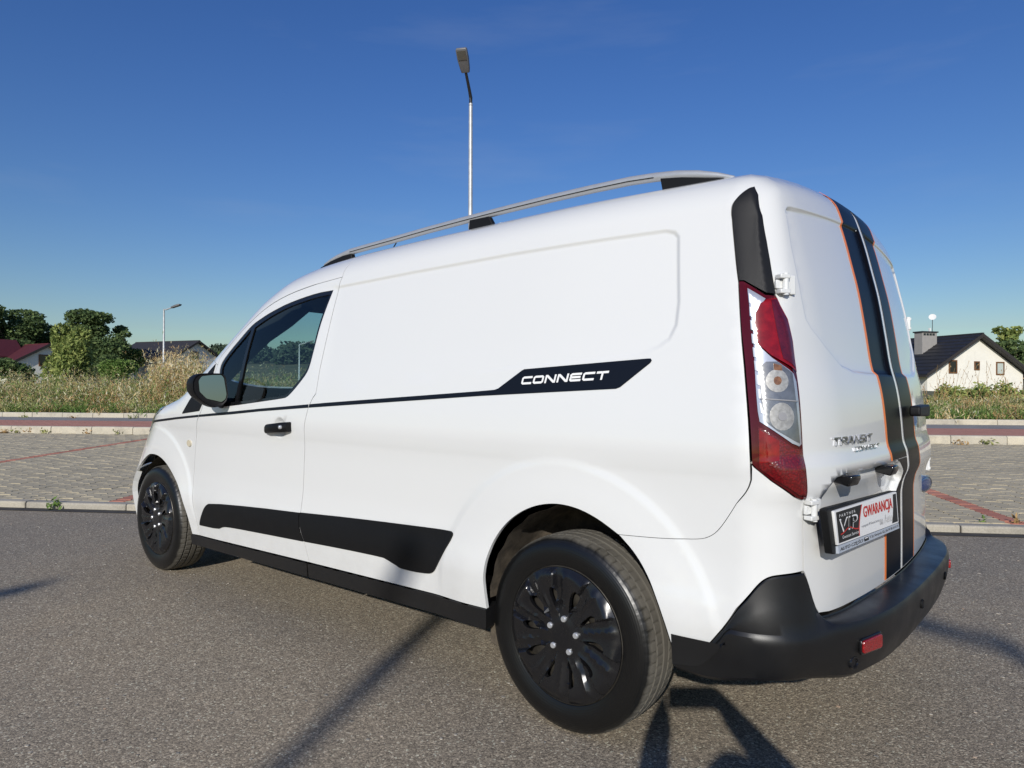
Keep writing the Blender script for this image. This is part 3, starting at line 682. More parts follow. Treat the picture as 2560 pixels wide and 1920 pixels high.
# stripes down the rear doors
def rear_strip(name, y0, y1, v0, v1, m, mirror, off=.0016):
    poly = [(uy(y0), v0), (uy(y1), v0), (uy(y1), v1), (uy(y0), v1)]
    q, F = fill2d(poly, [], .02, [([(uy(y0), z), (uy(y1), z)], (0,), .01) for z in [r[0][0][1] for r in ledge_rows]] + [(rp, (-.014, -.009, -.004, .001, .006), .01)], edge=.012)
    P, Nn = lay(q[:, 0], q[:, 1], bowl_off if mirror else pocket)
    return shell(name, P + Nn*off, Nn, F, m, rdr if mirror else rdl, .0008, mirror=mirror)
VB = .500; VU = VT(-1) - .004
rear_strip('black_stripe', .019, .204, .886, VU, M['decal_black'], False); rear_strip('orange_edge', .204, .219, .884, VU, M['orange'], False)
rear_strip('black_stripe', .019, .204, VB, .668, M['decal_black'], False); rear_strip('orange_edge', .204, .219, VB, .668, M['orange'], False)
def poly_strip(name, poly, m):
    q, F = fill2d(poly, [], .012, [], edge=.008); P = wrap(q[:, 0], q[:, 1]); Nn = body_normal(P)
    return shell(name, P + Nn*(.0016 + pocket(q[:, 0], q[:, 1])[:, None]*0), Nn, F, m, rdl, .0008)
poly_strip('black_stripe', [(uy(.019),.668),(uy(.078),.668),(uy(.078),.775),(uy(.046),.812),(uy(.068),.842),(uy(.118),.876),(uy(.15),.884),(uy(.019),.884)], M['decal_black'])
rear_strip('black_stripe', .019, .206, VB, VU, M['decal_black'], True); rear_strip('orange_edge', .206, .219, VB, VU, M['orange'], True)
# the stripes run on over the door's top edge
def roof_strip(name, y0, y1, m, side):
    nx_, ny_ = 6, 10; Q = []
    for i_ in range(nx_+1):
        for j_ in range(ny_+1):
            y = y0 + (y1-y0)*j_/ny_; xb = float(wrap(np.array([uy(y)]), np.array([VT(-1)-.004]))[0][0]); Q.append((xb + .036*i_/nx_, y, .55))
    o_ = np.array(Q); d_ = np.zeros_like(o_); d_[:, 2] = 1; P_ = march(o_, d_, far=1.6); N_ = body_normal(P_)
    F_ = []
    for i_ in range(nx_):
        for j_ in range(ny_):
            a_ = i_*(ny_+1)+j_; F_ += [(a_, a_+1, a_+ny_+2), (a_, a_+ny_+2, a_+ny_+1)]
    shell(name, P_ + N_*.0018, N_, np.array(F_), m, rdl if side > 0 else rdr, .0008, mirror=side < 0)
for sd_ in (1, -1): roof_strip('black_stripe', .019, .205, M['decal_black'], sd_); roof_strip('orange_edge', .205, .219, M['orange'], sd_)
# badges
word_on_body('model_badge', 'TRANSIT', -.805, .9575, -1.100, .9575, .0225, .0042, .009, .35, M['chrome'], .001, .005, rdl)
word_on_body('model_badge', 'CONNECT', -.945, .9325, -1.160, .9325, .0145, .0027, .007, .2, M['chrome'], .001, .004, rdl)
def on_rear(y, z, off=0.0, side=1):
    p = wrap(np.array([uy(abs(y))]), np.array([z]))[0]; n = body_normal(p[None])[0]; p = p + n*off
    return Vector((p[0], p[1]*side, p[2])), Vector((n[0], n[1]*side, n[2]))
p, n = on_rear(.50, .735, .004, -1)
ov = MB(); 
for r_, h_ in ((1, 0),):
    ov.lathe([(0, .012), (.5, .011), (.85, .008), (1, .003), (1.0, -.004)], 32, 'x')
ovo = ov.build('oval_emblem', M['blue_oval'], rdr, smooth=True); ovo.scale = (-.6, .075, .03); ovo.rotation_euler = (0, 0, radians(-8)); ovo.location = p
rim = MB().lathe([(.92, .008), (1.0, .0095), (1.07, .006), (1.08, -.004)], 36, 'x').build('emblem_rim', M['chrome'], rdr, smooth=True)
rim.scale = (-.6, .075, .03); rim.rotation_euler = (0, 0, radians(-8)); rim.location = p
# rear handle
hp, hn = on_rear(.165, 1.035, .020, -1)
h = MB().prism(round_poly([(-.075, -.022), (.075, -.018), (.075, .018), (-.075, .022)], .012), 'x', -.030, .006).build('rear_handle', M['grain_plastic'], rdr, bevel=.006)
h.location = hp; h.rotation_euler = (0, 0, radians(-2))
# hinges (both sides, upper and lower)
def hinge(v, u0, side):
    c = wrap(np.array([u0]), np.array([v]))[0]; n = body_normal(c[None])[0]
    a = atan2(n[1], n[0]); z = v
    m = Matrix.Translation((c[0], c[1], c[2])) @ Matrix.Rotation(a, 4, 'Z')
    b = MB()
    b.cbox((.004, .020, 0), (.014, .026, .054), m); b.cbox((.013, -.010, .0205), (.026, .032, .012), m); b.cbox((.013, -.010, -.0205), (.026, .032, .012), m)
    b.cbox((.006, -.016, 0), (.010, .026, .024), m)
    o = b.build('door_hinge', M['paint'], van, bevel=.0022)
    k = MB().tube([m @ Vector((.017, -.004, -.030)), m @ Vector((.017, -.004, .030))], .0085, 12).build('hinge_pin', M['paint'], o, angle=40)
    if side < 0:
        for ob in (o, k):
            for vv in ob.data.vertices: vv.co.y *= -1
            ob.data.flip_normals()
for s in (1, -1): hinge(1.402, -.692, s); hinge(.793, -.722, s)
# licence plate in its holder: flat, bolted into the pocket
def bil(c, s, t, off=0.0):
    a, b, d, e = [Vector(q) for q in c]   # TL TR BL BR
    p = (a*(1-s) + b*s)*(1-t) + (d*(1-s) + e*s)*t
    n = (d - a).cross(b - a).normalized()
    if n.x > 0: n = -n
    return p + n*off
HOLD = [(-.777,.786,.802),(-.820,.190,.789),(-.785,.762,.678),(-.828,.190,.666)]
PLT = [(-.788,.754,.793),(-.826,.226,.789),(-.792,.737,.700),(-.830,.214,.690)]
STRP = [(-.793,.737,.698),(-.8305,.214,.688),(-.796,.738,.679),(-.832,.210,.671)]
def slab(name, corners, th, m, parent, r=.04, back=0):
    out = round_poly([(0,0),(1,0),(1,1),(0,1)], r, 4)
    n = len(out); vs = [bil(corners, s, t, th) for s, t in out] + [bil(corners, s, t, back) for s, t in out]
    return MB().add(vs, [tuple(range(n)), tuple(range(n, 2*n))[::-1]] + [(i, n+i, n+(i+1) % n, (i+1) % n) for i in range(n)]).build(name, m, parent, bevel=.003)
plate = slab('plate_holder', HOLD, .004, M['black_plastic'], van, .05, -.016)
slab('licence_plate', PLT, .003, M['white_flat'], plate, .02, -.010)
slab('holder_strip', STRP, .0025, mat('strip_print', (.42,.46,.52), .4), plate, .01, -.010)
def flat_poly(name, corners, poly, m, off, parent=None):
    vs = [bil(corners, s, t, off) for s, t in poly]
    me = bpy.data.meshes.new(name); me.from_pydata([tuple(v) for v in vs], [], [tuple(range(len(vs)))])
    return link(name, me, parent or plate, m)
PB = .0036
flat_poly('plate_print', PLT, [(.02,.05),(.385,.05)] + [(.385 - .075*sin(pi/2*k/8)**1.0, .05 + .90*k/8) for k in range(1, 9)] + [(.02,.95)], M['black_print'], PB)
flat_poly('plate_print', PLT, [(.385 + .014*1, .05)] + [(.399 - .075*sin(pi/2*k/8), .05 + .90*k/8) for k in range(1, 9)] + [(.385 - .075*sin(pi/2*k/8), .05 + .90*k/8) for k in range(8, -1, -1)], M['red_print'], PB)
flat_poly('plate_print', PLT, [(.925,.05),(.985,.05),(.985,.95),(.875,.95),(.90,.7),(.918,.4)], M['black_print'], PB)
def font_mesh(txt, shear=0, outline=0):
    cu = bpy.data.curves.new('txt', 'FONT'); cu.body = txt; cu.size = 1; cu.shear = shear
    cu.resolution_u = 3
    ob = bpy.data.objects.new('txt', cu); COL.objects.link(ob); bpy.context.view_layer.update()
    me = bpy.data.meshes.new_from_object(ob.evaluated_get(bpy.context.evaluated_depsgraph_get()))
    bpy.data.objects.remove(ob); bpy.data.curves.remove(cu)
    return me
def plate_text(txt, corners, s0, t0, s1, t1, m, off=.0040, shear=0, bold=0, name='plate_lettering'):
    """text filling the box (s0,t0)-(s1,t1) of a quad; t runs downwards"""
    me = font_mesh(txt, shear); co = np.array([v.co[:] for v in me.vertices])
    mn = co.min(0); mx = co.max(0)
    for v in me.vertices:
        a = (v.co.x - mn[0])/(mx[0]-mn[0]); b = (v.co.y - mn[1])/(mx[1]-mn[1])
        v.co = bil(corners, s0 + (s1-s0)*a, t1 + (t0-t1)*b, off)
    if bold:
        n = len(me.vertices); vs = [tuple(v.co) for v in me.vertices]; fs = [tuple(p.vertices) for p in me.polygons]
        d = (bil(corners, bold, 0) - bil(corners, 0, 0)); e = (bil(corners, 0, bold*2) - bil(corners, 0, 0)); V2 = []; F2 = []
        for k, (i, j) in enumerate(((0,0),(1,0),(0,1),(1,1))):
            V2 += [tuple(Vector(v) + d*i + e*j + Vector((-.00004*k, 0, 0))) for v in vs]; F2 += [tuple(x + n*k for x in f) for f in fs]
        me = bpy.data.meshes.new(name); me.from_pydata(V2, [], F2)
    me.name = name
    return link(name, me, plate, m)
plate_text('GWARANCJA', PLT, .405, .13, .895, .56, M['red_print'], bold=.0055)
plate_text('na Auto', PLT, .66, .60, .885, .86, M['grey_print'])
plate_text('na Auto', PLT, .664, .612, .881, .848, M['white_flat'], off=.0043)
plate_text('w programie VIP Gwarant Service', PLT, .36, .66, .65, .76, M['grey_print'])
plate_text('P A R T N E R', PLT, .055, .14, .285, .22, M['white_flat'], off=.0042)
plate_text('VIP', PLT, .05, .27, .31, .66, M['white_flat'], off=.0042, bold=.003, shear=.15)
plate_text('VIP', PLT, .066, .31, .296, .62, M['black_print'], off=.0050, shear=.15)
plate_text('Gwarant Service', PLT, .07, .77, .31, .86, M['white_flat'], off=.0042)
swo = [(.05+.27*k/12, .70 - .13*math.exp(-((k-5.5)/3.0)**2)) for k in range(13)]
flat_poly('plate_print', PLT, swo + [(a, b+.035) for a, b in swo[::-1]], M['red_print'], .0046)
plate_text('AUTO CZĘŚCI', STRP, .02, .16, .36, .86, M['black_print'], off=.0032, shear=.3, bold=.002)
plate_text('N. Sącz Nawojowska 162a | 606 194 188 | 60 412 70', STRP, .47, .22, .98, .80, M['black_print'], off=.0032)
flat_poly('plate_print', STRP, [(.375,.45),(.39,.2),(.44,.2),(.455,.45),(.45,.8),(.38,.8)], M['black_print'], .0030)
flat_poly('plate_print', STRP, [(.388,.42),(.396,.27),(.434,.27),(.442,.42)], M['white_flat'], .0034)
# plate lamps: two black wedges under the ledge
for y in (.615, .275):
    p, n = on_rear(y, .862, -.012)
    m = Matrix.Translation(p) @ Matrix.Rotation(atan2(n.y, n.x), 4, 'Z')
    w_ = MB(); pr = [(-.02, .016), (.038, .016), (.040, .004), (.030, -.016), (-.02, -.006)]
    vs = [m @ Vector((a, s*.030*(1 if a > 0 else .9), b)) for s in (-1, 1) for a, b in pr]
    k = len(pr); w_.add(vs, [tuple(range(k)), tuple(range(k, 2*k))[::-1]] + [(i, k+i, k+(i+1) % k, (i+1) % k) for i in range(k)])
    w_.build('plate_lamp', M['gloss_black'], rdl, bevel=.004)
# ---- roof, windscreen, bonnet
L = np.linspace(UMID, UNOSE, 260); B = wrap(L, np.array([VT(u) for u in L]))
def topsheet(name, sel_fn, m, front=None, back=None, sp=.05, off=0.0):
    idx = [i for i in range(len(L)) if sel_fn(B[i])]
    left = [(B[i][0], B[i][1]) for i in idx]
    left = [p for p in left if p[1] > .012]
    poly = left + [(x, y) for x, y in (front or [])] + [(x, -y) for x, y in left[::-1]] + [(x, y) for x, y in (back or [])]
    q, F = fill2d(inset(poly, -.0005), [], sp, edge=.02)
    o = np.stack([q[:, 0], q[:, 1], np.full(len(q), .55)], -1); d = np.zeros_like(o); d[:, 2] = 1
    P = march(o, d, far=1.6); Nn = body_normal(P)
    return shell(name, P + Nn*off, Nn, F, m, van, .012)
def arcx(xe, xc, ye, n=14, rev=False):
    r = [(xc + (xe-xc)*(abs(1-2*k/n))**2, ye*(1-2*k/n)) for k in range(1, n)]
    return r[::-1] if rev else r
yA = float(B[np.argmin(abs(B[:, 0]-1.66))][1]); yB_ = float(B[np.argmin(abs(B[:, 0]-2.62))][1])
topsheet('roof', lambda b: b[0] < 1.66, M['paint'], front=arcx(1.66, 1.80, yA))
topsheet('windscreen', lambda b: 1.67 < b[0] < 2.62, M['glass'], front=arcx(2.62, 2.96, yB_), back=arcx(1.67, 1.81, yA, rev=True), off=-.004)
topsheet('bonnet', lambda b: b[0] > 2.63, M['paint'], back=arcx(2.63, 2.97, yB_, rev=True))

# ---- rear bumper: lofted sections from the wheel arch round to the other arch
def lerp_tab(tab, x):
    ks = sorted(tab); 
    if x >= ks[-1]: return tab[ks[-1]]
    if x <= ks[0]: return tab[ks[0]]
    for a, b in zip(ks, ks[1:]):
        if a <= x <= b:
            t = (x-a)/(b-a); return tuple(p + (q-p)*t for p, q in zip(tab[a], tab[b]))
ZT = spl([-1.5, -.80, -.76, -.752, -.742, -.729, -.711, -.706, -.649, -.632, -.618, -.600, -.565, -.515, -.496, -.478, -.403],
         [.490, .494, .497, .506, .524, .562, .615, .624, .619, .612, .595, .557, .488, .420, .399, .387, .374])
OUTB = spl([-1.47, -1.26, -1.05, -.90, -.80, -.72, -.65, -.58, -.50, -.40], [.088, .090, .092, .080, .062, .036, .022, .013, .008, .005])   # how far the lower face stands off the body
us_b = list(np.linspace(-.403, -.60, 14)) + list(np.linspace(-.61, -.77, 26)) + list(np.linspace(-.79, UMID, 28))
def bumper_section(u):
    zt = float(ZT(np.array(u))); ob = float(OUTB(np.array(u)))
    step = float(sstep(-.70, -.765, np.array(u)))            # 1: open step in front of the door, 0: plain corner
    zs = .478 - .02*step*0
    pr = []
    pr.append((.002, zt))                                       # meets the body
    pr.append((.0045*(1-step) + .004*step, zt - .004))
    zsh = min(zt - .012, .468 + .012*step)                     # shoulder height
    # wall or step surface between top edge and shoulder
    for k in (.25, .5, .75):
        o = .005*(1-step) + (.004 + (ob-.016)*k)*step + (1-step)*(ob-.005)*(k**2.2)
        pr.append((o, zt - .004 + (zsh + .004*step - (zt - .004))*(k if step < .5 else k*.6)))
    pr.append((ob - .007, zsh + .002))
    pr.append((ob - .001, zsh - .008)); pr.append((ob + .001, zsh - .025))
    dz = .0 + .012*sstep(-.55, -.42, np.array(u)) + .038*sstep(-.46, -.66, np.array(u)) - .016*sstep(-.70, -.85, np.array(u))
    pr.append((ob + .000, .425)); pr.append((ob - .003, .395)); pr.append((ob - .009, .345 + dz*.75))
    pr.append((ob - .018, .312 + dz)); pr.append((ob - .032, .300 + dz)); pr.append((ob - .10, .296 + dz)); pr.append((ob - .16, .31))
    return pr
secs = [bumper_section(u) for u in us_b]; m_ = len(secs[0])
U_ = np.repeat(us_b, m_); Z_ = np.array([p[1] for s in secs for p in s]); O_ = np.array([p[0] for s in secs for p in s])
zb = np.clip(Z_, .36, None); Pb_ = wrap(U_, zb); Nb_ = body_normal(Pb_); Nb_[:, 2] = 0; Nb_ /= np.linalg.norm(Nb_, axis=1, keepdims=True)
Pb_ = Pb_ + Nb_*O_[:, None]; Pb_[:, 2] = Z_
PbL = Pb_.reshape(len(us_b), m_, 3)
full = np.concatenate([PbL, (PbL[:-1][::-1])*[1, -1, 1]]); vs = full.reshape(-1, 3).tolist(); fs = []
for i in range(len(full)-1):
    for j in range(m_-1): fs.append((i*m_+j, i*m_+j+1, (i+1)*m_+j+1, (i+1)*m_+j))
bump = MB().add(vs, fs).build('rear_bumper', M['bumper'], van, angle=27)
def on_bumper(y, z, off=0.0):
    """a point on the bumper face at half-width |y| and height z"""
    best = None
    for i in range(len(full)-1):
        a = full[i]; b = full[i+1]
        j = min(range(6, m_-3), key=lambda k: abs(a[k][2]-z))
        if (a[j][1]-y)*(b[j][1]-y) <= 0 and a[j][0] < -.6:
            t = (a[j][1]-y)/(a[j][1]-b[j][1]+1e-9); p = Vector(a[j]*(1-t) + b[j]*t); d = Vector(b[j]-a[j]).normalized(); n = Vector((d.y, -d.x, 0))
            if n.x > 0: n = -n
            p.z = z; best = (p + n*off, n)
    return best
def disc_on(name, p, n, prof, m, parent, seg=24):
    o = MB().lathe(prof, seg, 'x').build(name, m, parent, angle=40)
    o.location = p; o.rotation_euler = (0, 0, atan2(n.y, n.x)); return o
M['reflector'] = lamp_mat('red_reflector', (.42, .012, .015), (.22, .006, .008), 260, 0, .2)
for s in (1, -1):
    a, n = on_bumper(s*.60, .415, .003); r_ = MB().prism(round_poly([(-.050,-.017),(.050,-.019),(.050,.019),(-.050,.017)], .010), 'x', -.004, .006).build('bumper_reflector', M['reflector'], bump, bevel=.002)
    r_.location = a; r_.rotation_euler = (0, 0, atan2(n.y, n.x))
    if s > 0:
        rr = MB().prism(round_poly([(-.056,-.022),(.056,-.024),(.056,.024),(-.056,.022)], .012), 'x', -.006, .001).build('reflector_surround', M['gloss_black'], bump, bevel=.002)
        rr.location = a; rr.rotation_euler = (0, 0, atan2(n.y, n.x))
    a, n = on_bumper(s*.655, .372, .004)
    disc_on('parking_sensor', a, n, [(0,.0),(.011,.0),(.0125,.004),(.017,.004),(.019,0),(.019,-.01)], M['gloss_black'], bump)
for y in (.14, -.30):
    a, n = on_bumper(y, .425, .0035); disc_on('parking_sensor', a, n, [(0,.001),(.0105,.001),(.012,-.001),(.0135,.0015),(.015,0),(.015,-.01)], M['black_plastic'], bump)
# ---- wheels
def tyre_mesh():
    prof = [(.213,-.078),(.222,-.092),(.245,-.101),(.270,-.1015),(.292,-.096),(.304,-.088),(.3115,-.079)]
    tread = [(.3140,-.070),(.3155,-.0585),(.3085,-.0575),(.3085,-.0505),(.3165,-.0495),(.3175,-.0215),(.3095,-.0205),(.3095,-.0125),(.3178,-.0115)]
    prof += tread + [(r, -h) for r, h in tread[::-1]] + [(r, -h) for r, h in prof[::-1]]
    nseg = 360; vs = []; m = len(prof)
    for k in range(nseg):
        t = 2*pi*k/nseg; ph = k % 6
        for j, (r, h) in enumerate(prof):
            d = 0; sh = 0
            if 5 <= j <= m-6 and ph == 0 and abs(h) > .055 and .308 < r: d = .0032       # shoulder cuts
            if 6 < j < m-7 and ph == 3 and .02 < abs(h) < .05 and r > .312: d = .003      # block cuts
            vs.append(((r-d)*cos(t), h, (r-d)*sin(t)))
    fs = []
    for k in range(nseg):
        k2 = (k+1) % nseg
        for j in range(m-1): fs.append((k*m+j, k*m+j+1, k2*m+j+1, k2*m+j))
    return vs, fs
m, t, b = new_mat('tyre_rubber')
tc = N(t, 'ShaderNodeTexCoord'); sx = N(t, 'ShaderNodeSeparateXYZ'); t.links.new(tc.outputs['Object'], sx.inputs[0])
def mth(t, op, a, bb=None, c=None):
    n = t.nodes.new('ShaderNodeMath'); n.operation = op
    for i, v in enumerate((a, bb, c)):
        if v is None: continue
        if isinstance(v, (int, float)): n.inputs[i].default_value = v
        else: t.links.new(v, n.inputs[i])
    return n.outputs[0]
def ramp(t, fac, stops):
    r = N(t, 'ShaderNodeValToRGB'); e = r.color_ramp.elements
    while len(e) < len(stops): e.new(.5)
    for i, (p, c) in enumerate(stops): e[i].position = p; e[i].color = (*c, 1)
    t.links.new(fac, r.inputs[0]); return r.outputs[0]
def noise(t, vec, scale, detail=4, rough=.55, out='Fac'):
    n = N(t, 'ShaderNodeTexNoise'); n.inputs['Scale'].default_value = scale; n.inputs['Detail'].default_value = detail; n.inputs['Roughness'].default_value = rough
    if vec: t.links.new(vec, n.inputs['Vector'])
    return n.outputs[out]
def mixc(t, fac, a, bb):
    n = t.nodes.new('ShaderNodeMix'); n.data_type = 'RGBA'
    for s, v in ((0, fac), (6, a), (7, bb)):
        if isinstance(v, (int, float)): n.inputs[s].default_value = v
        elif isinstance(v, tuple): n.inputs[s].default_value = (*v, 1)
        else: t.links.new(v, n.inputs[s])
    return n.outputs[2]
def bumpn(t, h, s, d):
    n = N(t, 'ShaderNodeBump'); n.inputs['Strength'].default_value = s; n.inputs['Distance'].default_value = d; t.links.new(h, n.inputs['Height']); return n.outputs[0]
rad = mth(t, 'SQRT', mth(t, 'ADD', mth(t, 'MULTIPLY', sx.outputs[0], sx.outputs[0]), mth(t, 'MULTIPLY', sx.outputs[2], sx.outputs[2])))
dirt = mth(t, 'ADD', rad, mth(t, 'MULTIPLY', noise(t, tc.outputs['Object'], 14), .016))
c_ = ramp(t, mth(t, 'MULTIPLY', mth(t, 'SUBTRACT', dirt, .300), 30), [(.0, (.005,.005,.005)), (.40, (.008,.008,.0075)), (.62, (.10,.092,.076)), (1, (.15,.138,.115))])
t.links.new(c_, b.inputs['Base Color'])
rg = ramp(t, mth(t, 'MULTIPLY', mth(t, 'SUBTRACT', dirt, .300), 30), [(.0, (.30,.30,.30)), (.5, (.45,.45,.45)), (.7, (.9,.9,.9))]); t.links.new(rg, b.inputs['Roughness'])
ring = mth(t, 'SINE', mth(t, 'MULTIPLY', rad, 900)); t.links.new(bumpn(t, mth(t, 'ADD', mth(t, 'MULTIPLY', ring, .25), noise(t, tc.outputs['Object'], 60)), .22, .002), b.inputs['Normal'])
M['tyre'] = m
M['cover'] = mat('wheel_cover_black', (.008, .008, .009), .26, spec=.45, coat=.25, coat_rough=.18, rvar=.08, vscale=12)
M['rim'] = mat('dusty_steel_rim', (.11, .10, .085), .4, metal=.7, var=.5, vscale=18)
M['liner'] = mat('dusty_wheel_liner', (.085, .068, .048), .95, var=.5, vscale=25, bump=.6, bscale=120)
# cover: 2-D sheet with ten teardrop slots, pressed into swirling blades
CR = .2165
def swirl(r): return .13*(r/CR)**1.6
def cover_h(x, z):
    r = np.hypot(x, z); th = np.arctan2(z, x)
    h = .016*sstep(.225, .19, r) - .012*sstep(.20, .07, r) + .004*sstep(.06, .045, r)
    ph = np.mod((th - swirl(r))*10/(2*pi), 1.0)
    saw = np.where(ph < .94, (ph/.94)**1.4, (1-ph)/.06)
    amp = .015*sstep(.050, .10, r)*sstep(.217, .198, r)
    ph2 = np.abs(np.mod((th - swirl(r)*.4)*10/(2*pi) + .05, 1.0) - .45)
    return h + amp*(saw - .5) + .006*sstep(.06, .10, r)*sstep(.215, .19, r)*sstep(.13, .0, ph2) - .004*sstep(.2165, .2145, r)*0
slots = []
for k in range(10):
    a0 = 2*pi*(k + .02)/10; sc = 1.0 if k % 2 else .82; pts = []
    for q_ in range(22):
        a = 2*pi*q_/22; rr = .122 + .042*sc*cos(a); wd = (.0120 + .0085*cos(a))*sc*sin(a)
        th = a0 + swirl(rr) + wd/rr - .10
        pts.append((rr*cos(th), rr*sin(th)))
    slots.append(pts)
rimc = [(CR*cos(2*pi*k/120), CR*sin(2*pi*k/120)) for k in range(120)]
rows = []
for k in range(10):
    rows.append(([(r*cos(2*pi*k/10 + swirl(r)), r*sin(2*pi*k/10 + swirl(r))) for r in np.linspace(.055, .212, 20)], (0, -.002, -.005, -.010), .006))
rows.append(([(.205*cos(t_), .205*sin(t_)) for t_ in np.linspace(0, 2*pi, 90)], (0,), .012))
q, F = fill2d(rimc, slots, .011, rows, edge=.008)
H = cover_h(q[:, 0], q[:, 1])
cv = [(x, h_ + .092, z) for (x, z), h_ in zip(q, H)]
# edge skirts of rim and slots folded inwards
ed = {}
for f in F:
    for i in range(3): ed[(f[i], f[(i+1) % 3])] = 1
bd = [e for e in ed if (e[1], e[0]) not in ed]; cf = [tuple(f) for f in F]; ix = {}
for e in bd:
    for k in e:
        if k not in ix: ix[k] = len(cv); cv.append((cv[k][0]*(1.0), cv[k][1]-.014, cv[k][2]))
for a, b2 in bd: cf.append((b2, a, ix[a], ix[b2]))
ty_v, ty_f = tyre_mesh()
def make_mesh(name, vs, fs, m, angle=40):
    me = bpy.data.meshes.new(name); me.from_pydata([tuple(v) for v in vs], [], [tuple(int(i) for i in f) for f in fs])
    bm = bmesh.new(); bm.from_mesh(me); bmesh.ops.recalc_face_normals(bm, faces=bm.faces); bm.to_mesh(me); bm.free()
    me.shade_smooth(); me.set_sharp_from_angle(angle=radians(angle)); me.materials.append(m); return me
me_tyre = make_mesh('tyre', ty_v, ty_f, M['tyre'], 30)
me_cover = make_mesh('wheel_cover', cv, cf, M['cover'], 26)
rb = MB().lathe([(0,.050),(.05,.050),(.075,.040),(.10,.060),(.15,.066),(.185,.050),(.200,.045),(.203,.080),(.214,.086),(.219,.092),(.222,.088),(.215,.078),(.205,.0),(.215,-.08)], 60)
me_rim = make_mesh('steel_rim', rb.v, rb.f, M['rim'], 40)
bb = MB().lathe([(0,.024),(.0080,.024),(.0100,.0215),(.0102,.010),(.0140,.008),(.0148,.002),(.0148,-.01)], 12)
me_bolt = make_mesh('wheel_bolt', bb.v, bb.f, M['steel'], 30)
for i, (x, s, rot) in enumerate(((0, 1, radians(-4)), (WB, 1, radians(20)), (0, -1, .3), (WB, -1, 1.1))):
    cy = .7835 if x == 0 else .776
    w_ = link('wheel', me_rim, van); w_.location = (x, s*cy, WR); w_.rotation_euler = (0, rot, 0 if s > 0 else pi)
    link('tyre', me_tyre, w_); link('wheel_cover', me_cover, w_)
    for k in range(5):
        bo = link('wheel_bolt', me_bolt, w_); a = 2*pi*k/5 + .35; bo.location = (.054*cos(a), .082, .054*sin(a))
# wheel-arch liners
for x, r, c0 in ((0, .372, (-.045, .365)), (WB, .395, (WB - .01, .30))):
    for s in (1, -1):
        b = MB(); n = 28; ys = [.870, .80, .72, .58] if x == 0 else [.825, .77, .70, .55]; ring = []
        for k in range(n+1):
            a = (.02 if x == 0 else -.12) + (pi-.02 + (0 if x == 0 else .16))*k/n
            for y in ys: 
                wv = .004*sin(k*2.2)*(1 if y < .88 else 0)
                ring.append((c0[0] + (r + wv)*cos(a), s*y, c0[1] + (r + wv)*sin(a)))
        m2 = len(ys)
        b.add(ring, [(k*m2+j, k*m2+j+1, (k+1)*m2+j+1, (k+1)*m2+j) for k in range(n) for j in range(m2-1)])
        cen = len(b.v); b.v.append((c0[0], s*ys[-1], c0[1]))
        for k in range(n): b.f.append((k*m2+m2-1, (k+1)*m2+m2-1, cen))
        b.build('wheel_arch_liner', M['liner'], van, smooth=True)
    for s in (1, -1):       # mud flap hint at the front of the rear arch
        if x == 0:
            MB().prism([(.298,.20),(.335,.21),(.335,.335),(.300,.35)], 'y', s*.72, s*.862).build('sill_end_flap', M['liner'], van, bevel=.006)
MB().box((3.20, -.60, .36), (3.50, .60, .74)).build('engine_bay_shield', M['interior'], van)
# axles and underbody
MB().box((-.60, -.62, .30), (3.55, .62, .36)).build('underbody', M['interior'], van)
for y in (.70, -.70): MB().box((.42, min(y, y*1.2), .285), (2.45, max(y, y*1.2), .36)).build('underbody_sill', M['interior'], van)
MB().tube([(0, -.72, .30), (0, .72, .30)], .045, 12).build('rear_axle', M['dark_metal'], van, angle=40)
MB().tube([(WB, -.72, .30), (WB, .72, .30)], .035, 12).build('front_axle', M['dark_metal'], van, angle=40)
# ---- roof rails
RAIL = [(1.672,1.735),(1.62,1.748),(1.56,1.760),(1.50,1.768),(1.446,1.774),(1.30,1.781),(1.149,1.7875),(.90,1.800),(.646,1.8095),(.44,1.816),(.236,1.8205),(.05,1.822),(-.104,1.821),(-.20,1.8155),(-.28,1.807),(-.35,1.795),(-.417,1.779),(-.47,1.763)]
for s in (1, -1):
    pts = [(x, s*.64, z) for x, z in RAIL]
    r = MB().tube(pts, [.004, .009, .012, .014] + [.0155]*10 + [.0155, .014, .010, .005], 16, sx=.85).build('roof_rail', M['alu'], van, angle=50)
    g = MB().tube([(x, s*.6538, z-.004) for x, z in RAIL[4:14]], .0014, 6).build('rail_groove', M['black_plastic'], r)
    def foot(poly): return MB().prism(poly, 'y', s*.652 if s < 0 else .628, s*.628 if s < 0 else .652).build('rail_foot', M['black_plastic'], r, bevel=.004)
    foot([(1.70,1.700),(1.425,1.715),(1.435,1.762),(1.50,1.760),(1.60,1.745),(1.69,1.722)])
    foot([(.655,1.73),(.495,1.73),(.538,1.800),(.645,1.802)])
    foot([(-.235,1.74),(-.49,1.735),(-.49,1.755),(-.40,1.772),(-.30,1.795),(-.222,1.806)])
MB().tube([(1.66, .30, 1.74), (1.63, .30, 1.775)], [.014, .009], 10).build('antenna_base', M['black_plastic'], van, angle=40)
MB().tube([(1.63, .30, 1.772), (1.515, .30, 1.885)], [.004, .003], 8).build('antenna', M['black_plastic'], van, smooth=True)
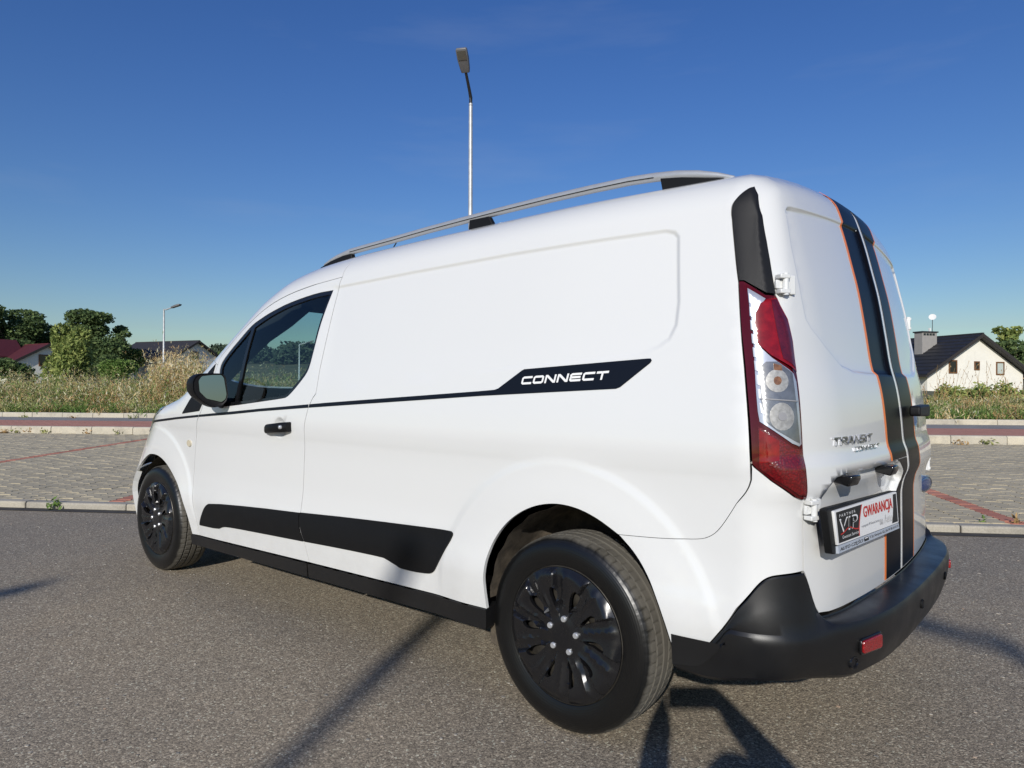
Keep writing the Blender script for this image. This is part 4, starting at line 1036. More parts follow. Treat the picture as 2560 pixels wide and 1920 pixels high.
# ---- door mirrors
MIR = [(1.116,1.138),(1.106,1.168),(1.080,1.186),(1.02,1.190),(.958,1.189),(.938,1.170),(.926,1.075),(.934,1.042),(.960,1.014),(1.005,1.007),(1.045,1.026),(1.090,1.062),(1.112,1.095)]
MGL = [(1.083,1.150),(1.066,1.173),(1.010,1.180),(.962,1.181),(.949,1.165),(.935,1.077),(.942,1.052),(.963,1.037),(1.042,1.056),(1.078,1.092)]
for s in (1, -1):
    cx = sum(p[0] for p in MIR)/len(MIR); cz = sum(p[1] for p in MIR)/len(MIR)
    o1 = round_poly(MIR, .012, 3); secs_ = []
    for x, k in ((2.112, .985), (2.120, 1.0), (2.140, 1.005), (2.175, .97), (2.205, .86), (2.225, .66), (2.235, .35)):
        secs_.append([(x + (y-cx)*.24, s*(cx - .012 + (y-cx)*k*.86), cz + (z-cz)*k*.96) for y, z in o1])
    n = len(o1); b = MB(); b.add([p for q_ in secs_ for p in q_], [(i*n+j, i*n+(j+1) % n, (i+1)*n+(j+1) % n, (i+1)*n+j) for i in range(len(secs_)-1) for j in range(n)])
    b.f.append(tuple(range((len(secs_)-1)*n, len(secs_)*n)))
    g1 = round_poly(MGL, .008, 3)
    # bezel between housing rim and glass
    r0 = len(b.v); ng = len(g1)
    b.add([(2.1185 + (y-cx)*.24, s*(cx - .012 + (y-cx)*.86), cz + (z-cz)*.96) for y, z in [(cx + (p[0]-cx)*.93, cz + (p[1]-cz)*.93) for p in o1]], []); b.f += [(j, (j+1) % n, r0+(j+1) % n, r0+j) for j in range(n)]
    b.f.append(tuple(range(r0, r0+n)))
    mo = b.build('door_mirror', M['gloss_black'] if False else M['black_plastic'], van, angle=50)
    MB().add([(2.1125 + (y-cx)*.24 + (z-cz)*.03, s*(cx - .012 + (y-cx)*.86), cz + (z-cz)*.96) for y, z in g1], [tuple(range(ng))] if s > 0 else [tuple(range(ng))[::-1]]).build('mirror_glass', M['mirror'], mo)
    MB().tube([(2.16, s*.95, 1.045), (2.19, s*.91, 1.035), (2.21, s*.862, 1.03)], [.026, .030, .036], 10).build('mirror_arm', M['black_plastic'], mo, angle=40)
# ---- cab interior
MB().prism([(1.23,-.70),(1.72,-.70),(2.10,-.52),(2.17,-.40),(2.21,0),(2.17,.40),(2.10,.52),(1.72,.70),(1.23,.70)], 'z', 1.550, 1.570).build('headliner', M['interior'], van)
for s in (1, -1):
    MB().tube([(x, s*(y + .075), z - .035) for x, y, z in ((2.00,.46,1.64),(2.16,.49,1.55),(2.28,.555,1.465),(2.45,.585,1.355),(2.65,.61,1.23),(2.88,.63,1.11))], .072, 10).build('pillar_trim', M['interior'], van, smooth=True)
MB().box((1.20, -.76, .36), (1.23, .76, 1.62)).build('bulkhead', M['interior'], van)
MB().prism([(2.10,.55),(2.12,.86),(2.25,.955),(2.60,.985),(2.85,1.03),(2.85,.55)], 'y', -.74, .74).build('dashboard', M['interior'], van, bevel=.03)
MB().box((1.2, -.78, .36), (2.9, .78, .40)).build('cab_floor', M['interior'], van)
for y in (.42, -.28, -.60):
    st = MB().prism(round_poly([(1.42,.42),(1.40,.60),(1.90,.66),(1.93,.58),(1.90,.42)], .04), 'y', y-.20 if y != -.60 else y-.12, y+.20 if y != -.60 else y+.12).build('cab_seat', M['seat'], van, bevel=.02)
    MB().prism(round_poly([(1.44,.58),(1.27,1.12),(1.30,1.16),(1.36,1.15),(1.56,.62)], .04), 'y', y-.19 if y != -.60 else y-.11, y+.19 if y != -.60 else y+.11).build('backrest', M['seat'], st, bevel=.02)
sw = MB(); sw.tube([(2.02 + .075*cos(a)*0 - .06*sin(a), .42 + .185*cos(a), .93 + .175*sin(a)) for a in (2*pi*k/32 for k in range(33))], .015, 8, cap=False)
swo_ = sw.build('steering_wheel', M['interior'], van, smooth=True)

# ---------------------------------------------------------------- the lot: asphalt, kerbs, block paving, path, road, verge
KA = radians(33.2); AX = (cos(KA), sin(KA)); NX = (sin(KA), -cos(KA))
def gp(s, n, z=0.0):
    a = s*(1 + .022*(max(n, 3) - 3)) if n < 12 else s*1.19
    return (AX[0]*a + NX[0]*n, AX[1]*a + NX[1]*n, z)
def kp(a, n, z=0.0): return (AX[0]*a + NX[0]*n, AX[1]*a + NX[1]*n, z)
K1, K2, K3 = 2.80, 11.36, 16.1
# asphalt
m, t, b = new_mat('asphalt'); tc = N(t, 'ShaderNodeTexCoord'); P_ = tc.outputs['Object']
def voro(t, vec, sc, feat='F1', out='Distance', rnd=1.0):
    v = N(t, 'ShaderNodeTexVoronoi'); v.feature = feat; v.inputs['Scale'].default_value = sc; v.inputs['Randomness'].default_value = rnd; t.links.new(vec, v.inputs['Vector']); return v
wp = N(t, 'ShaderNodeVectorMath', operation='ADD'); nz = N(t, 'ShaderNodeTexNoise'); nz.inputs['Scale'].default_value = 60; t.links.new(P_, nz.inputs['Vector'])
vs_ = N(t, 'ShaderNodeVectorMath', operation='SCALE'); vs_.inputs['Scale'].default_value = .010; t.links.new(nz.outputs['Color'], vs_.inputs[0]); t.links.new(P_, wp.inputs[0]); t.links.new(vs_.outputs[0], wp.inputs[1])
v1 = voro(t, wp.outputs[0], 165); v2 = voro(t, wp.outputs[0], 310); v3 = voro(t, wp.outputs[0], 60)
sp1 = N(t, 'ShaderNodeSeparateColor'); t.links.new(v1.outputs['Color'], sp1.inputs[0])
sp2 = N(t, 'ShaderNodeSeparateColor'); t.links.new(v2.outputs['Color'], sp2.inputs[0])
sp3 = N(t, 'ShaderNodeSeparateColor'); t.links.new(v3.outputs['Color'], sp3.inputs[0])
c0 = ramp(t, sp1.outputs[0], [(.0, (0.092,0.077,0.057)), (.35, (0.228,0.192,0.143)), (.65, (0.348,0.292,0.215)), (.86, (0.465,0.390,0.287)), (.94, (0.711,0.600,0.442)), (1, (0.850,0.850,0.661))])
c1_ = ramp(t, sp2.outputs[1], [(.0, (0.101,0.084,0.063)), (.5, (0.278,0.236,0.177)), (.9, (0.431,0.362,0.272)), (1, (0.813,0.695,0.519))])
cc = mixc(t, .45, c0, c1_)
big = ramp(t, mth(t, 'MULTIPLY', mth(t, 'GREATER_THAN', sp3.outputs[2], .93), mth(t, 'LESS_THAN', v3.outputs['Distance'], .34)), [(0, (0,0,0)), (1, (1,1,1))])
cc = mixc(t, big, cc, (.50, .45, .36))
patchn = mth(t, 'ADD', mth(t, 'MULTIPLY', noise(t, P_, .45, 5, .62), .7), mth(t, 'MULTIPLY', noise(t, P_, 3.2, 5, .65), .3)); tone = ramp(t, patchn, [(.30, (.76,.77,.80)), (.42, (.93,.93,.93)), (.55, (1.02,1.0,.97)), (.70, (1.16,1.11,1.02))])
mm = t.nodes.new('ShaderNodeMix'); mm.data_type = 'RGBA'; mm.blend_type = 'MULTIPLY'; mm.inputs[0].default_value = 1; t.links.new(cc, mm.inputs[6]); t.links.new(tone, mm.inputs[7])
t.links.new(mm.outputs[2], b.inputs['Base Color']); b.inputs['Roughness'].default_value = .85; b.inputs['Specular IOR Level'].default_value = .3
hh = mth(t, 'ADD', mth(t, 'MULTIPLY', v1.outputs['Distance'], -1.0), mth(t, 'MULTIPLY', v2.outputs['Distance'], -.5))
hh = mth(t, 'ADD', hh, mth(t, 'MULTIPLY', big, .3))
t.links.new(bumpn(t, hh, .40, .004), b.inputs['Normal']); M['asphalt'] = m
tag(MB().add([kp(-60, -70), kp(70, -70), kp(70, K1+.05), kp(-60, K1+.05)], [(0,1,2,3)]).build('asphalt_lot', M['asphalt']), kind='structure')
# chips of pale aggregate standing out of the surface near the camera
cm = MB(); rng = random.Random(3)
for _ in range(3200):
    a = rng.uniform(-3.5, 7); n_ = rng.uniform(-2.6, 2.6); x, y, _z = kp(a, n_)
    if -.5 < x < 3.5 and -.8 < y < .7: continue
    s_ = rng.uniform(.003, .0075)*(1.5 if rng.random() < .08 else 1); an = rng.uniform(0, pi); k_ = rng.randint(4, 6)
    pts = [(x + s_*cos(an + 2*pi*i/k_)*rng.uniform(.7, 1.2), y + s_*sin(an + 2*pi*i/k_)*rng.uniform(.5, .9), .0025) for i in range(k_)]
    cm.add([(p[0], p[1], .0) for p in pts] + pts, [tuple(range(k_, 2*k_))] + [(i, (i+1) % k_, k_+(i+1) % k_, k_+i) for i in range(k_)])
mch, t, b = new_mat('aggregate_chips'); ge = N(t, 'ShaderNodeNewGeometry'); t.links.new(ramp(t, ge.outputs['Random Per Island'], [(0, (.20,.19,.17)), (.6, (.34,.31,.26)), (.9, (.46,.42,.35)), (1, (.40,.28,.20))]), b.inputs['Base Color']); b.inputs['Roughness'].default_value = .8
ch = tag(cm.build('gravel_chips', mch), 'pale stone chips bedded in the grey asphalt around the van', 'gravel', kind='stuff')
# terrain sheet to the horizon
def terr(a, n):
    h = np.interp(n, [-400, K3, K3+6, 40, 80, 120, 200, 330, 600, 1500], [-.3, .27, .33, .55, 1.6, 3.2, 8, 17, 26, 30])
    d = 1 - .75*float(np.clip((-a - 5)/60, 0, 1)) if n > K3 else 1
    return h*d if n > K3+6 else h
tv = []; tf = []
aa = [-900,-600,-400,-250,-160,-110,-80,-60,-45,-32,-24,-16,-8,0,8,16,24,32,45,60,80,110,160,250,400,600,900]; nn = [K3+.15, 18, 20, 24, 30, 40, 55, 70, 90, 120, 160, 200, 260, 330, 450, 600, 900, 1500]
for n_ in nn:
    for a in aa:
        tv.append(kp(a*(1 if n_ < 500 else 2), n_, terr(a, n_) + (0 if n_ < 20 else .25*sin(a*.13+n_*.2)*min(1, n_/60))))
for i in range(len(nn)-1):
    for j in range(len(aa)-1): q0 = i*len(aa)+j; tf.append((q0, q0+1, q0+len(aa)+1, q0+len(aa)))
mt, t, b = new_mat('meadow'); tc = N(t, 'ShaderNodeTexCoord'); nz1 = noise(t, tc.outputs['Object'], .09, 6, .65)
t.links.new(ramp(t, nz1, [(.3, (.085,.095,.038)), (.5, (.16,.145,.068)), (.7, (.27,.22,.11))]), b.inputs['Base Color']); b.inputs['Roughness'].default_value = 1
tag(MB().add(tv, tf).build('meadow_ground', mt, smooth=True), kind='structure')
gs = 4000
tag(MB().add([(-gs,-gs,-.35),(gs,-gs,-.35),(gs,gs,-.35),(-gs,gs,-.35)], [(0,1,2,3)]).build('ground', mt), kind='structure')
# kerbs: single stones
def concrete(name, col, sc=3.0):
    m, t, b = new_mat(name); tc = N(t, 'ShaderNodeTexCoord'); ge = N(t, 'ShaderNodeNewGeometry'); oi = N(t, 'ShaderNodeObjectInfo')
    n1 = noise(t, ge.outputs['Position'], sc, 6, .7); n2 = noise(t, ge.outputs['Position'], 90, 3, .6)
    base = ramp(t, n1, [(.28, tuple(c*.72 for c in col)), (.5, col), (.75, tuple(min(1, c*1.18) for c in col))])
    fine = ramp(t, n2, [(.3, (.82,.82,.82)), (.6, (1.05,1.05,1.05))]); tn = ramp(t, oi.outputs['Random'], [(0, (.88,.88,.9)), (1, (1.08,1.06,1.03))])
    for f in (fine, tn):
        mm = t.nodes.new('ShaderNodeMix'); mm.data_type = 'RGBA'; mm.blend_type = 'MULTIPLY'; mm.inputs[0].default_value = 1; t.links.new(base, mm.inputs[6]); t.links.new(f, mm.inputs[7]); base = mm.outputs[2]
    t.links.new(base, b.inputs['Base Color']); b.inputs['Roughness'].default_value = .92
    t.links.new(bumpn(t, n2, .3, .004), b.inputs['Normal']); return m
M['kerb'] = concrete('kerb_concrete', (.52, .475, .375))
M['kerb_low'] = concrete('kerb_concrete_low', (.42, .385, .31))
def kerb(name, n0, wd, z0, z1, a0, a1, material, ch=.02):
    root = MB().add([kp(a0, n0+.03, z0-.06), kp(a1, n0+.03, z0-.06), kp(a1, n0+wd-.03, z0-.06), kp(a0, n0+wd-.03, z0-.06), kp(a0, n0+.03, z1-.03), kp(a1, n0+.03, z1-.03), kp(a1, n0+wd-.03, z1-.03), kp(a0, n0+wd-.03, z1-.03)],
        [(0,3,2,1),(4,5,6,7),(0,1,5,4),(1,2,6,5),(2,3,7,6),(3,0,4,7)]).build(name, M['kerb_low'])
    tag(root, kind='structure')
    pr = [(0, z0-.05), (0, z1-ch), (ch*.8, z1), (wd-.004, z1), (wd-.004, z0-.05)]; k = len(pr)
    vs = [(x, y, z) for x in (.004, .994) for y, z in [(-p[0], p[1]) for p in pr]]
    me = bpy.data.meshes.new('kerb_stone'); me.from_pydata(vs, [], [tuple(range(k)), tuple(range(k, 2*k))[::-1]] + [(i, k+i, k+(i+1) % k, (i+1) % k) for i in range(k)])
    bm = bmesh.new(); bm.from_mesh(me); bmesh.ops.recalc_face_normals(bm, faces=bm.faces); bmesh.ops.bevel(bm, geom=[e for e in bm.edges], offset=.006, segments=1, affect='EDGES', clamp_overlap=True); bm.to_mesh(me); bm.free()
    me.materials.append(material)
    a = a0
    while a < a1:
        o = link('kerb_stone', me, root); o.location = Vector(kp(a, n0 + rng.uniform(-.004, .004), rng.uniform(-.003, .003))); o.rotation_euler = (0, 0, KA + rng.uniform(-.003, .003)); a += 1.0
kerb('near_kerb', K1, .12, 0, .060, -9.4, 11.6, M['kerb_low'], .012)
kerb('path_kerb', K2, .15, .05, .215, -20.3, 29.7, M['kerb'], .03)
kerb('road_kerb', K3, .15, .19, .33, -27.6, 42.4, M['kerb'], .03)
tag(MB().add([kp(-60, K1+.06, .03), kp(70, K1+.06, .03), kp(70, K2+.06, .03), kp(-60, K2+.06, .03)], [(0,1,2,3)]).build('paving_bed', mat('joint_sand', (.065,.058,.046), 1, var=.3, vscale=8)), kind='structure')
# block paving
BL, BD = .205, .148
def block_outline():
    zz = [(0, 0), (.022, BD*.25), (.022, BD*.75), (0, BD)]
    def xe(y): return np.interp(y, [p[1] for p in zz], [p[0] for p in zz])
    ye = lambda x: .010*(1 - abs(((x/(BL/2)) % 1) - .5)*4)
    bot = [(x, ye(x)) for x in np.linspace(0, BL, 5)]; right = [(BL + xe(y), y) for y in (BD*.25, BD*.75)]
    top = [(x, BD + ye(x)) for x in np.linspace(BL, 0, 5)]; left = [(xe(y), y) for y in (BD*.75, BD*.25)]
    return [(x - BL/2, y - BD/2) for x, y in bot + right + top + left]
bo_ = inset(block_outline(), .0048); bi_ = inset(bo_, .0035)
def block_mesh(name, material):
    k = len(bo_); vs = [(x, y, -.03) for x, y in bo_] + [(x, y, -.003) for x, y in bo_] + [(x, y, 0) for x, y in bi_]
    fs = [(i, (i+1) % k, k+(i+1) % k, k+i) for i in range(k)] + [(k+i, k+(i+1) % k, 2*k+(i+1) % k, 2*k+i) for i in range(k)] + [tuple(range(2*k, 3*k))]
    me = bpy.data.meshes.new(name); me.from_pydata(vs, [], fs); me.materials.append(material); return me
def paver_mat(name, cols, island):
    m, t, b = new_mat(name); ge = N(t, 'ShaderNodeNewGeometry'); oi = N(t, 'ShaderNodeObjectInfo')
    base = ramp(t, ge.outputs['Random Per Island'] if island else oi.outputs['Random'], [(0, cols[0]), (.5, cols[1]), (1, cols[2])])
    n1 = noise(t, ge.outputs['Position'], .9, 6, .7); n2 = noise(t, ge.outputs['Position'], 140, 3, .6)
    for f in (ramp(t, n1, [(.3, (.80,.80,.80)), (.7, (1.12,1.1,1.06))]), ramp(t, n2, [(.3, (.8,.8,.8)), (.65, (1.1,1.1,1.1))])):
        mm = t.nodes.new('ShaderNodeMix'); mm.data_type = 'RGBA'; mm.blend_type = 'MULTIPLY'; mm.inputs[0].default_value = 1; t.links.new(base, mm.inputs[6]); t.links.new(f, mm.inputs[7]); base = mm.outputs[2]
    t.links.new(base, b.inputs['Base Color']); b.inputs['Roughness'].default_value = .92; t.links.new(bumpn(t, n2, .3, .003), b.inputs['Normal']); return m
GREY = ((0.478, 0.41, 0.278), (0.512, 0.44, 0.298), (0.541, 0.466, 0.317)); RED = ((0.446,0.168,0.108), (0.521,0.206,0.134), (0.596,0.257,0.168))
paving = tag(MB().add([kp(-60, K1+.06, .034), kp(70, K1+.06, .034), kp(70, K1+.10, .034), kp(-60, K1+.10, .034)], [(0,1,2,3)]).build('block_paving', M['kerb_low']), kind='structure')
me_g = block_mesh('paving_block', paver_mat('grey_paver', GREY, False)); me_r = block_mesh('red_paving_block', paver_mat('red_paver', RED, False))
cells = []
LINES = (-2.95, 4.80, 8.15, 12.0)
s = -14.0; col_ = 0
while s < 19:
    n_ = K1 + .12 + BL/2 + .004 - (BL/2 if col_ % 2 else 0)
    while n_ < K2 - BL*.3:
        cells.append((s, max(n_, K1 + .12 + BL/4), any(abs(s - q_) < .075 for q_ in LINES), n_ < K1 + .12 + BL/2)); n_ += BL
    s += BD; col_ += 1
ci = cam.matrix_world.inverted()
def seen(s, n):
    p = ci @ Vector(gp(s, n, .06)); 
    if p.z > -1: return None
    u = .5 + p.x/-p.z*1746.6/2560
    return (-p.z) if (-.01 < u < .145 or .885 < u < 1.01) else None
vis = sorted((d, i) for i, d in ((i, seen(c[0], c[1])) for i, c in enumerate(cells)) if d)
single = set(i for d, i in vis[:300])
gm = MB(); rm_ = MB(); tv_ = me_g
gv = [v.co.copy() for v in me_g.vertices]; gf = [tuple(p.vertices) for p in me_g.polygons]
for i, (s, n_, red, half) in enumerate(cells):
    x, y, z = gp(s, n_, .058 + rng.uniform(-.0025, .0025)); sx_ = 1 + .022*(n_ - 3); ang = KA - pi/2 + atan2(.022*s, 1) + rng.uniform(-.006, .006); hs_ = .5 if half else 1.0
    if i in single:
        o = link('paving_block', me_r if red else me_g, paving); o.location = (x, y, z); o.rotation_euler = (rng.uniform(-.01, .01), rng.uniform(-.01, .01), ang); o.scale = (hs_, sx_, 1)
    else:
        ca, sa = cos(ang), sin(ang); (rm_ if red else gm).add([(x + v.x*hs_*ca - v.y*sx_*sa, y + v.x*hs_*sa + v.y*sx_*ca, z + v.z) for v in gv], gf)
o = gm.build('paving_blocks', paver_mat('grey_pavers', GREY, True), paving, fixn=False); o['kind'] = 'stuff'
o = rm_.build('red_paving_blocks', paver_mat('red_pavers', RED, True), paving, fixn=False); o['kind'] = 'stuff'
# red path and grey road beyond the second kerb
def sheet(name, n0, n1, z, m): return tag(MB().add([kp(-120, n0, z), kp(160, n0, z), kp(160, n1, z), kp(-120, n1, z)], [(0,1,2,3)]).build(name, m), kind='structure')
mp_, t, b = new_mat('red_path_blocks'); tc = N(t, 'ShaderNodeTexCoord'); mpg = N(t, 'ShaderNodeMapping'); mpg.inputs['Rotation'].default_value = (0, 0, -KA); t.links.new(tc.outputs['Object'], mpg.inputs[0])
bk = N(t, 'ShaderNodeTexBrick'); bk.inputs['Scale'].default_value = 1; bk.inputs['Brick Width'].default_value = .2; bk.inputs['Row Height'].default_value = .1; bk.inputs['Mortar Size'].default_value = .006
bk.inputs['Color1'].default_value = (0.491,0.205,0.143,1); bk.inputs['Color2'].default_value = (0.594,0.266,0.184,1); bk.inputs['Mortar'].default_value = (0.266,0.164,0.101,1); t.links.new(mpg.outputs[0], bk.inputs['Vector']); t.links.new(bk.outputs[0], b.inputs['Base Color']); b.inputs['Roughness'].default_value = .95
sheet('red_path', K2+.147, 14.1, .205, mp_)
sheet('road', 14.1, K3+.02, .196, mat('road_surface', (0.270,0.254,0.230), .9, var=.15, vscale=1.5))
sheet('verge', K3+.14, K3+2.2, .315, mat('verge_soil', (.13,.10,.06), 1, var=.4, vscale=3))

# tar strip along the near kerb
tag(MB().add([kp(-60, K1-.13, .004), kp(70, K1-.13, .004), kp(70, K1+.02, .004), kp(-60, K1+.02, .004)], [(0,1,2,3)]).build('kerb_tar_strip', mat('tar_strip', (.045,.042,.038), .9, var=.4, vscale=6, bump=.4, bscale=150)), kind='structure')

# ---------------------------------------------------------------- vegetation, houses, lamps
CR_, CF_ = Vector((_r.x, _r.y, 0)).normalized(), Vector((_f.x, _f.y, 0)).normalized()
def at(px, d, z=0.0):
    """plan position at horizontal bearing px (photo column) and distance d along the view"""
    X = (px - 1280)/1746.6*d; p = Vector(CAM_P) + CR_*X + CF_*d; return Vector((p.x, p.y, z))
def zat(py, d): return CAM_P[2] + (968.8 - py)/1746.6*d
rs = np.random.RandomState(11)
def quads(centers, size, up=.35, aspect=1.6, droop=0.0):
    """leaf-sized quads with random attitude"""
    n = len(centers); a = rs.normal(size=(n, 3)); a[:, 2] = a[:, 2]*up - droop; a /= np.linalg.norm(a, axis=1, keepdims=True)
    c = rs.normal(size=(n, 3)); b = np.cross(a, c); b /= np.linalg.norm(b, axis=1, keepdims=True)
    s = (size if hasattr(size, '__len__') else np.full(n, size))[:, None]*rs.uniform(.6, 1.3, (n, 1))
    a = a*s*aspect*.5; b = b*s*.5
    V = np.stack([centers - a, centers + b*.9 - a*.1, centers + a, centers - b*.9 + a*.1], 1).reshape(-1, 3)
    return V, np.arange(4*n).reshape(n, 4)
def cloud_obj(name, parts, mats, parent=None):
    """parts: list of (V, F, material index) joined to one mesh"""
    Vs = []; Fs = []; mi = []; b = 0
    for V, F, k in parts:
        Vs.append(V); Fs += (F + b).tolist(); mi += [k]*len(F); b += len(V)
    me = bpy.data.meshes.new(name); me.from_pydata(np.concatenate(Vs).tolist(), [], Fs)
    for m in mats: me.materials.append(m)
    me.polygons.foreach_set('material_index', mi); me.update()
    return link(name, me, parent)
def leaf_mat(name, c0, c1, c2, trans=.25, sc=.6):
    m, t, b = new_mat(name); ge = N(t, 'ShaderNodeNewGeometry')
    f = mth(t, 'ADD', mth(t, 'MULTIPLY', ge.outputs['Random Per Island'], .6), mth(t, 'MULTIPLY', noise(t, ge.outputs['Position'], sc, 3), .4))
    col = ramp(t, f, [(.2, c0), (.5, c1), (.8, c2)]); t.links.new(col, b.inputs['Base Color']); b.inputs['Roughness'].default_value = .75; b.inputs['Specular IOR Level'].default_value = .2
    tr = N(t, 'ShaderNodeBsdfTranslucent'); t.links.new(col, tr.inputs[0]); mx = N(t, 'ShaderNodeMixShader'); mx.inputs[0].default_value = trans
    o = t.nodes['Material Output']; t.links.new(b.outputs[0], mx.inputs[1]); t.links.new(tr.outputs[0], mx.inputs[2]); t.links.new(mx.outputs[0], o.inputs[0]); return m
L_straw = leaf_mat('dry_straw', (0.4586, 0.344, 0.1562), (0.75, 0.5836, 0.2918), (0.75, 0.75, 0.5627))
L_brown = leaf_mat('brown_stalks', (0.2429, 0.1546, 0.0662), (0.4416, 0.287, 0.1216), (0.6624, 0.4416, 0.2096))
L_olive = leaf_mat('olive_weeds', (0.1216, 0.1458, 0.0486), (0.2552, 0.2795, 0.0972), (0.4374, 0.4374, 0.17))
L_green = leaf_mat('green_grass', (0.0702, 0.1316, 0.0281), (0.1404, 0.2369, 0.0527), (0.2633, 0.351, 0.1053))
L_dark = leaf_mat('dark_leaves', (0.0475, 0.0808, 0.0333), (0.095, 0.1472, 0.0522), (0.1852, 0.2422, 0.0902))
L_mid = leaf_mat('mid_leaves', (0.1097, 0.1551, 0.0429), (0.2231, 0.2834, 0.0805), (0.4289, 0.4624, 0.1477))
L_far = leaf_mat('far_leaves', (0.045, 0.0675, 0.045), (0.0844, 0.1162, 0.075), (0.15, 0.1913, 0.12))
M['bark'] = mat('bark', (.075, .058, .042), .95, var=.4, vscale=4, bump=.5, bscale=20)
M['bark_pale'] = mat('birch_bark', (.30, .28, .24), .9, var=.4, vscale=3)
def weed_field(name, spots, label, hrange, mix):
    """spots: (x, y, z, scale); mix: weights of straw, brown, olive, green"""
    groups = {k: ([], []) for k in range(4)}
    for x, y, z, sc in spots:
        k = rs.choice(4, p=mix); h = rs.uniform(*hrange)*sc; nst = rs.randint(6, 10)
        for _ in range(nst):
            lean = rs.normal(0, .16, 2); m_ = rs.randint(5, 9); f = np.sort(rs.uniform(.06, 1, m_))
            hh = h*rs.uniform(.6, 1.0); base = np.array([x + rs.normal(0, .12), y + rs.normal(0, .12)])
            c = np.stack([base[0] + lean[0]*hh*f**1.6, base[1] + lean[1]*hh*f**1.6, z + hh*f], 1) + rs.normal(0, .035, (m_, 3))
            groups[k][0].append(c); groups[k][1].append(np.where(f > .7, .10, .13)*(.8 + .5*sc))
            # seed head
            if rs.rand() < .7:
                q_ = rs.randint(4, 8); kk = k if k == 3 else 0
                groups[kk][0].append(c[-1] + rs.normal(0, 1, (q_, 3))*[.06, .06, .08]); groups[kk][1].append(np.full(q_, .055))
    parts = []
    for k in range(4):
        if groups[k][0]:
            C_ = np.concatenate(groups[k][0]); S_ = np.concatenate(groups[k][1])
            V, F = quads(C_, S_*.18, up=2.4, aspect=5.2); parts.append((V, F, k))
    return tag(cloud_obj(name, parts, [L_straw, L_brown, L_olive, L_green]), label, 'weeds', kind='stuff')
def field_spots(n, a0, a1, n0, n1, sc=(.7, 1.2)):
    out = []
    for _ in range(n):
        a = rs.uniform(a0, a1); q_ = n0 + (n1-n0)*rs.beta(1.1, 1.3); x, y, z = kp(a, q_, terr(a, q_)); out.append((x, y, z, rs.uniform(*sc)))
    return out
weed_field('dry_weeds', field_spots(3600, 4, 40, K3+1.9, K3+9), 'tall dry straw and brown weeds behind the road kerb on the left', (.75, 1.5), (.24,.15,.39,.22))
weed_field('tall_seeding_weeds', [(p.x, p.y, .3, rs.uniform(1.15, 1.6)) for p in (at(rs.uniform(395, 505), rs.uniform(24, 29)) for _ in range(420))], 'taller pale seed-headed weed clump below the dark roofed house', (1.15, 1.7), (.62,.22,.14,.02))
weed_field('kerb_grass', field_spots(1500, -16, 40, K3+.2, K3+2.2, (.5, 1.1)), 'low green and straw grass along the road kerb', (.22, .5), (.14,.10,.26,.50))
weed_field('roadside_weeds', field_spots(1300, -14, 5, K3+1.9, K3+8), 'green and brown weeds behind the road kerb to the right', (.35, .62), (.16,.22,.42,.20))
for k in range(14):
    px, d = [(10,15.9),(40,15.9),(78,15.9),(115,15.8),(222,15.7),(300,15.6),(138,6.35),(2455,5.55),(2540,5.5),(2470,13.2),(2400,13.2),(60,20.6),(180,20.3),(330,20)][k]
    p = at(px, d); z0 = .06 if d < 15.95 and d > 7 else (.0 if d < 7 else .2)
    n = [30, 24, 26, 24, 24, 24, 46, 34, 34, 26, 24, 26, 26, 26][k]; c = np.array([p.x, p.y, z0]) + np.abs(rs.normal(0, 1, (n, 3)))*[.0, .0, .05] + rs.normal(0, (.055 if d > 7 else .026)*(.5 if k in (7, 8) else 1), (n, 3))*[1, 1, 0]
    V, F = quads(c, .035 if d > 7 else .022, up=1.2, aspect=2.4)
    where = ['dry weed tuft at the path kerb foot, nearest the left edge', 'second small weed from the left at the path kerb foot', 'third small weed from the left at the path kerb foot', 'fourth small weed from the left at the path kerb foot', 'single weed midway along the path kerb on the left', 'small weed at the path kerb closest to the van front'] + ['small bright green weed sprouting from the near kerb on the left', 'small green weed at the near kerb right of the van', 'smallest weed at the near kerb by the right edge'] + ['tiny weed at the path kerb right of the van, nearer the picture edge', 'tiny weed at the path kerb right of the van, nearer the bumper'] + ['small weed at the road kerb near the left edge', 'small weed at the road kerb midway to the van', 'small weed at the road kerb just left of the bonnet']
    grp = 'weeds at the path kerb' if k < 6 else ('weeds at the path kerb, right' if k in (9, 10) else ('weeds at the road kerb' if k > 10 else None))
    tag(cloud_obj('weed_tuft', [(V, F, 0)], [L_green if k in (6, 7) else (L_olive if k % 2 else L_brown)]), where[k], 'weed', grp)
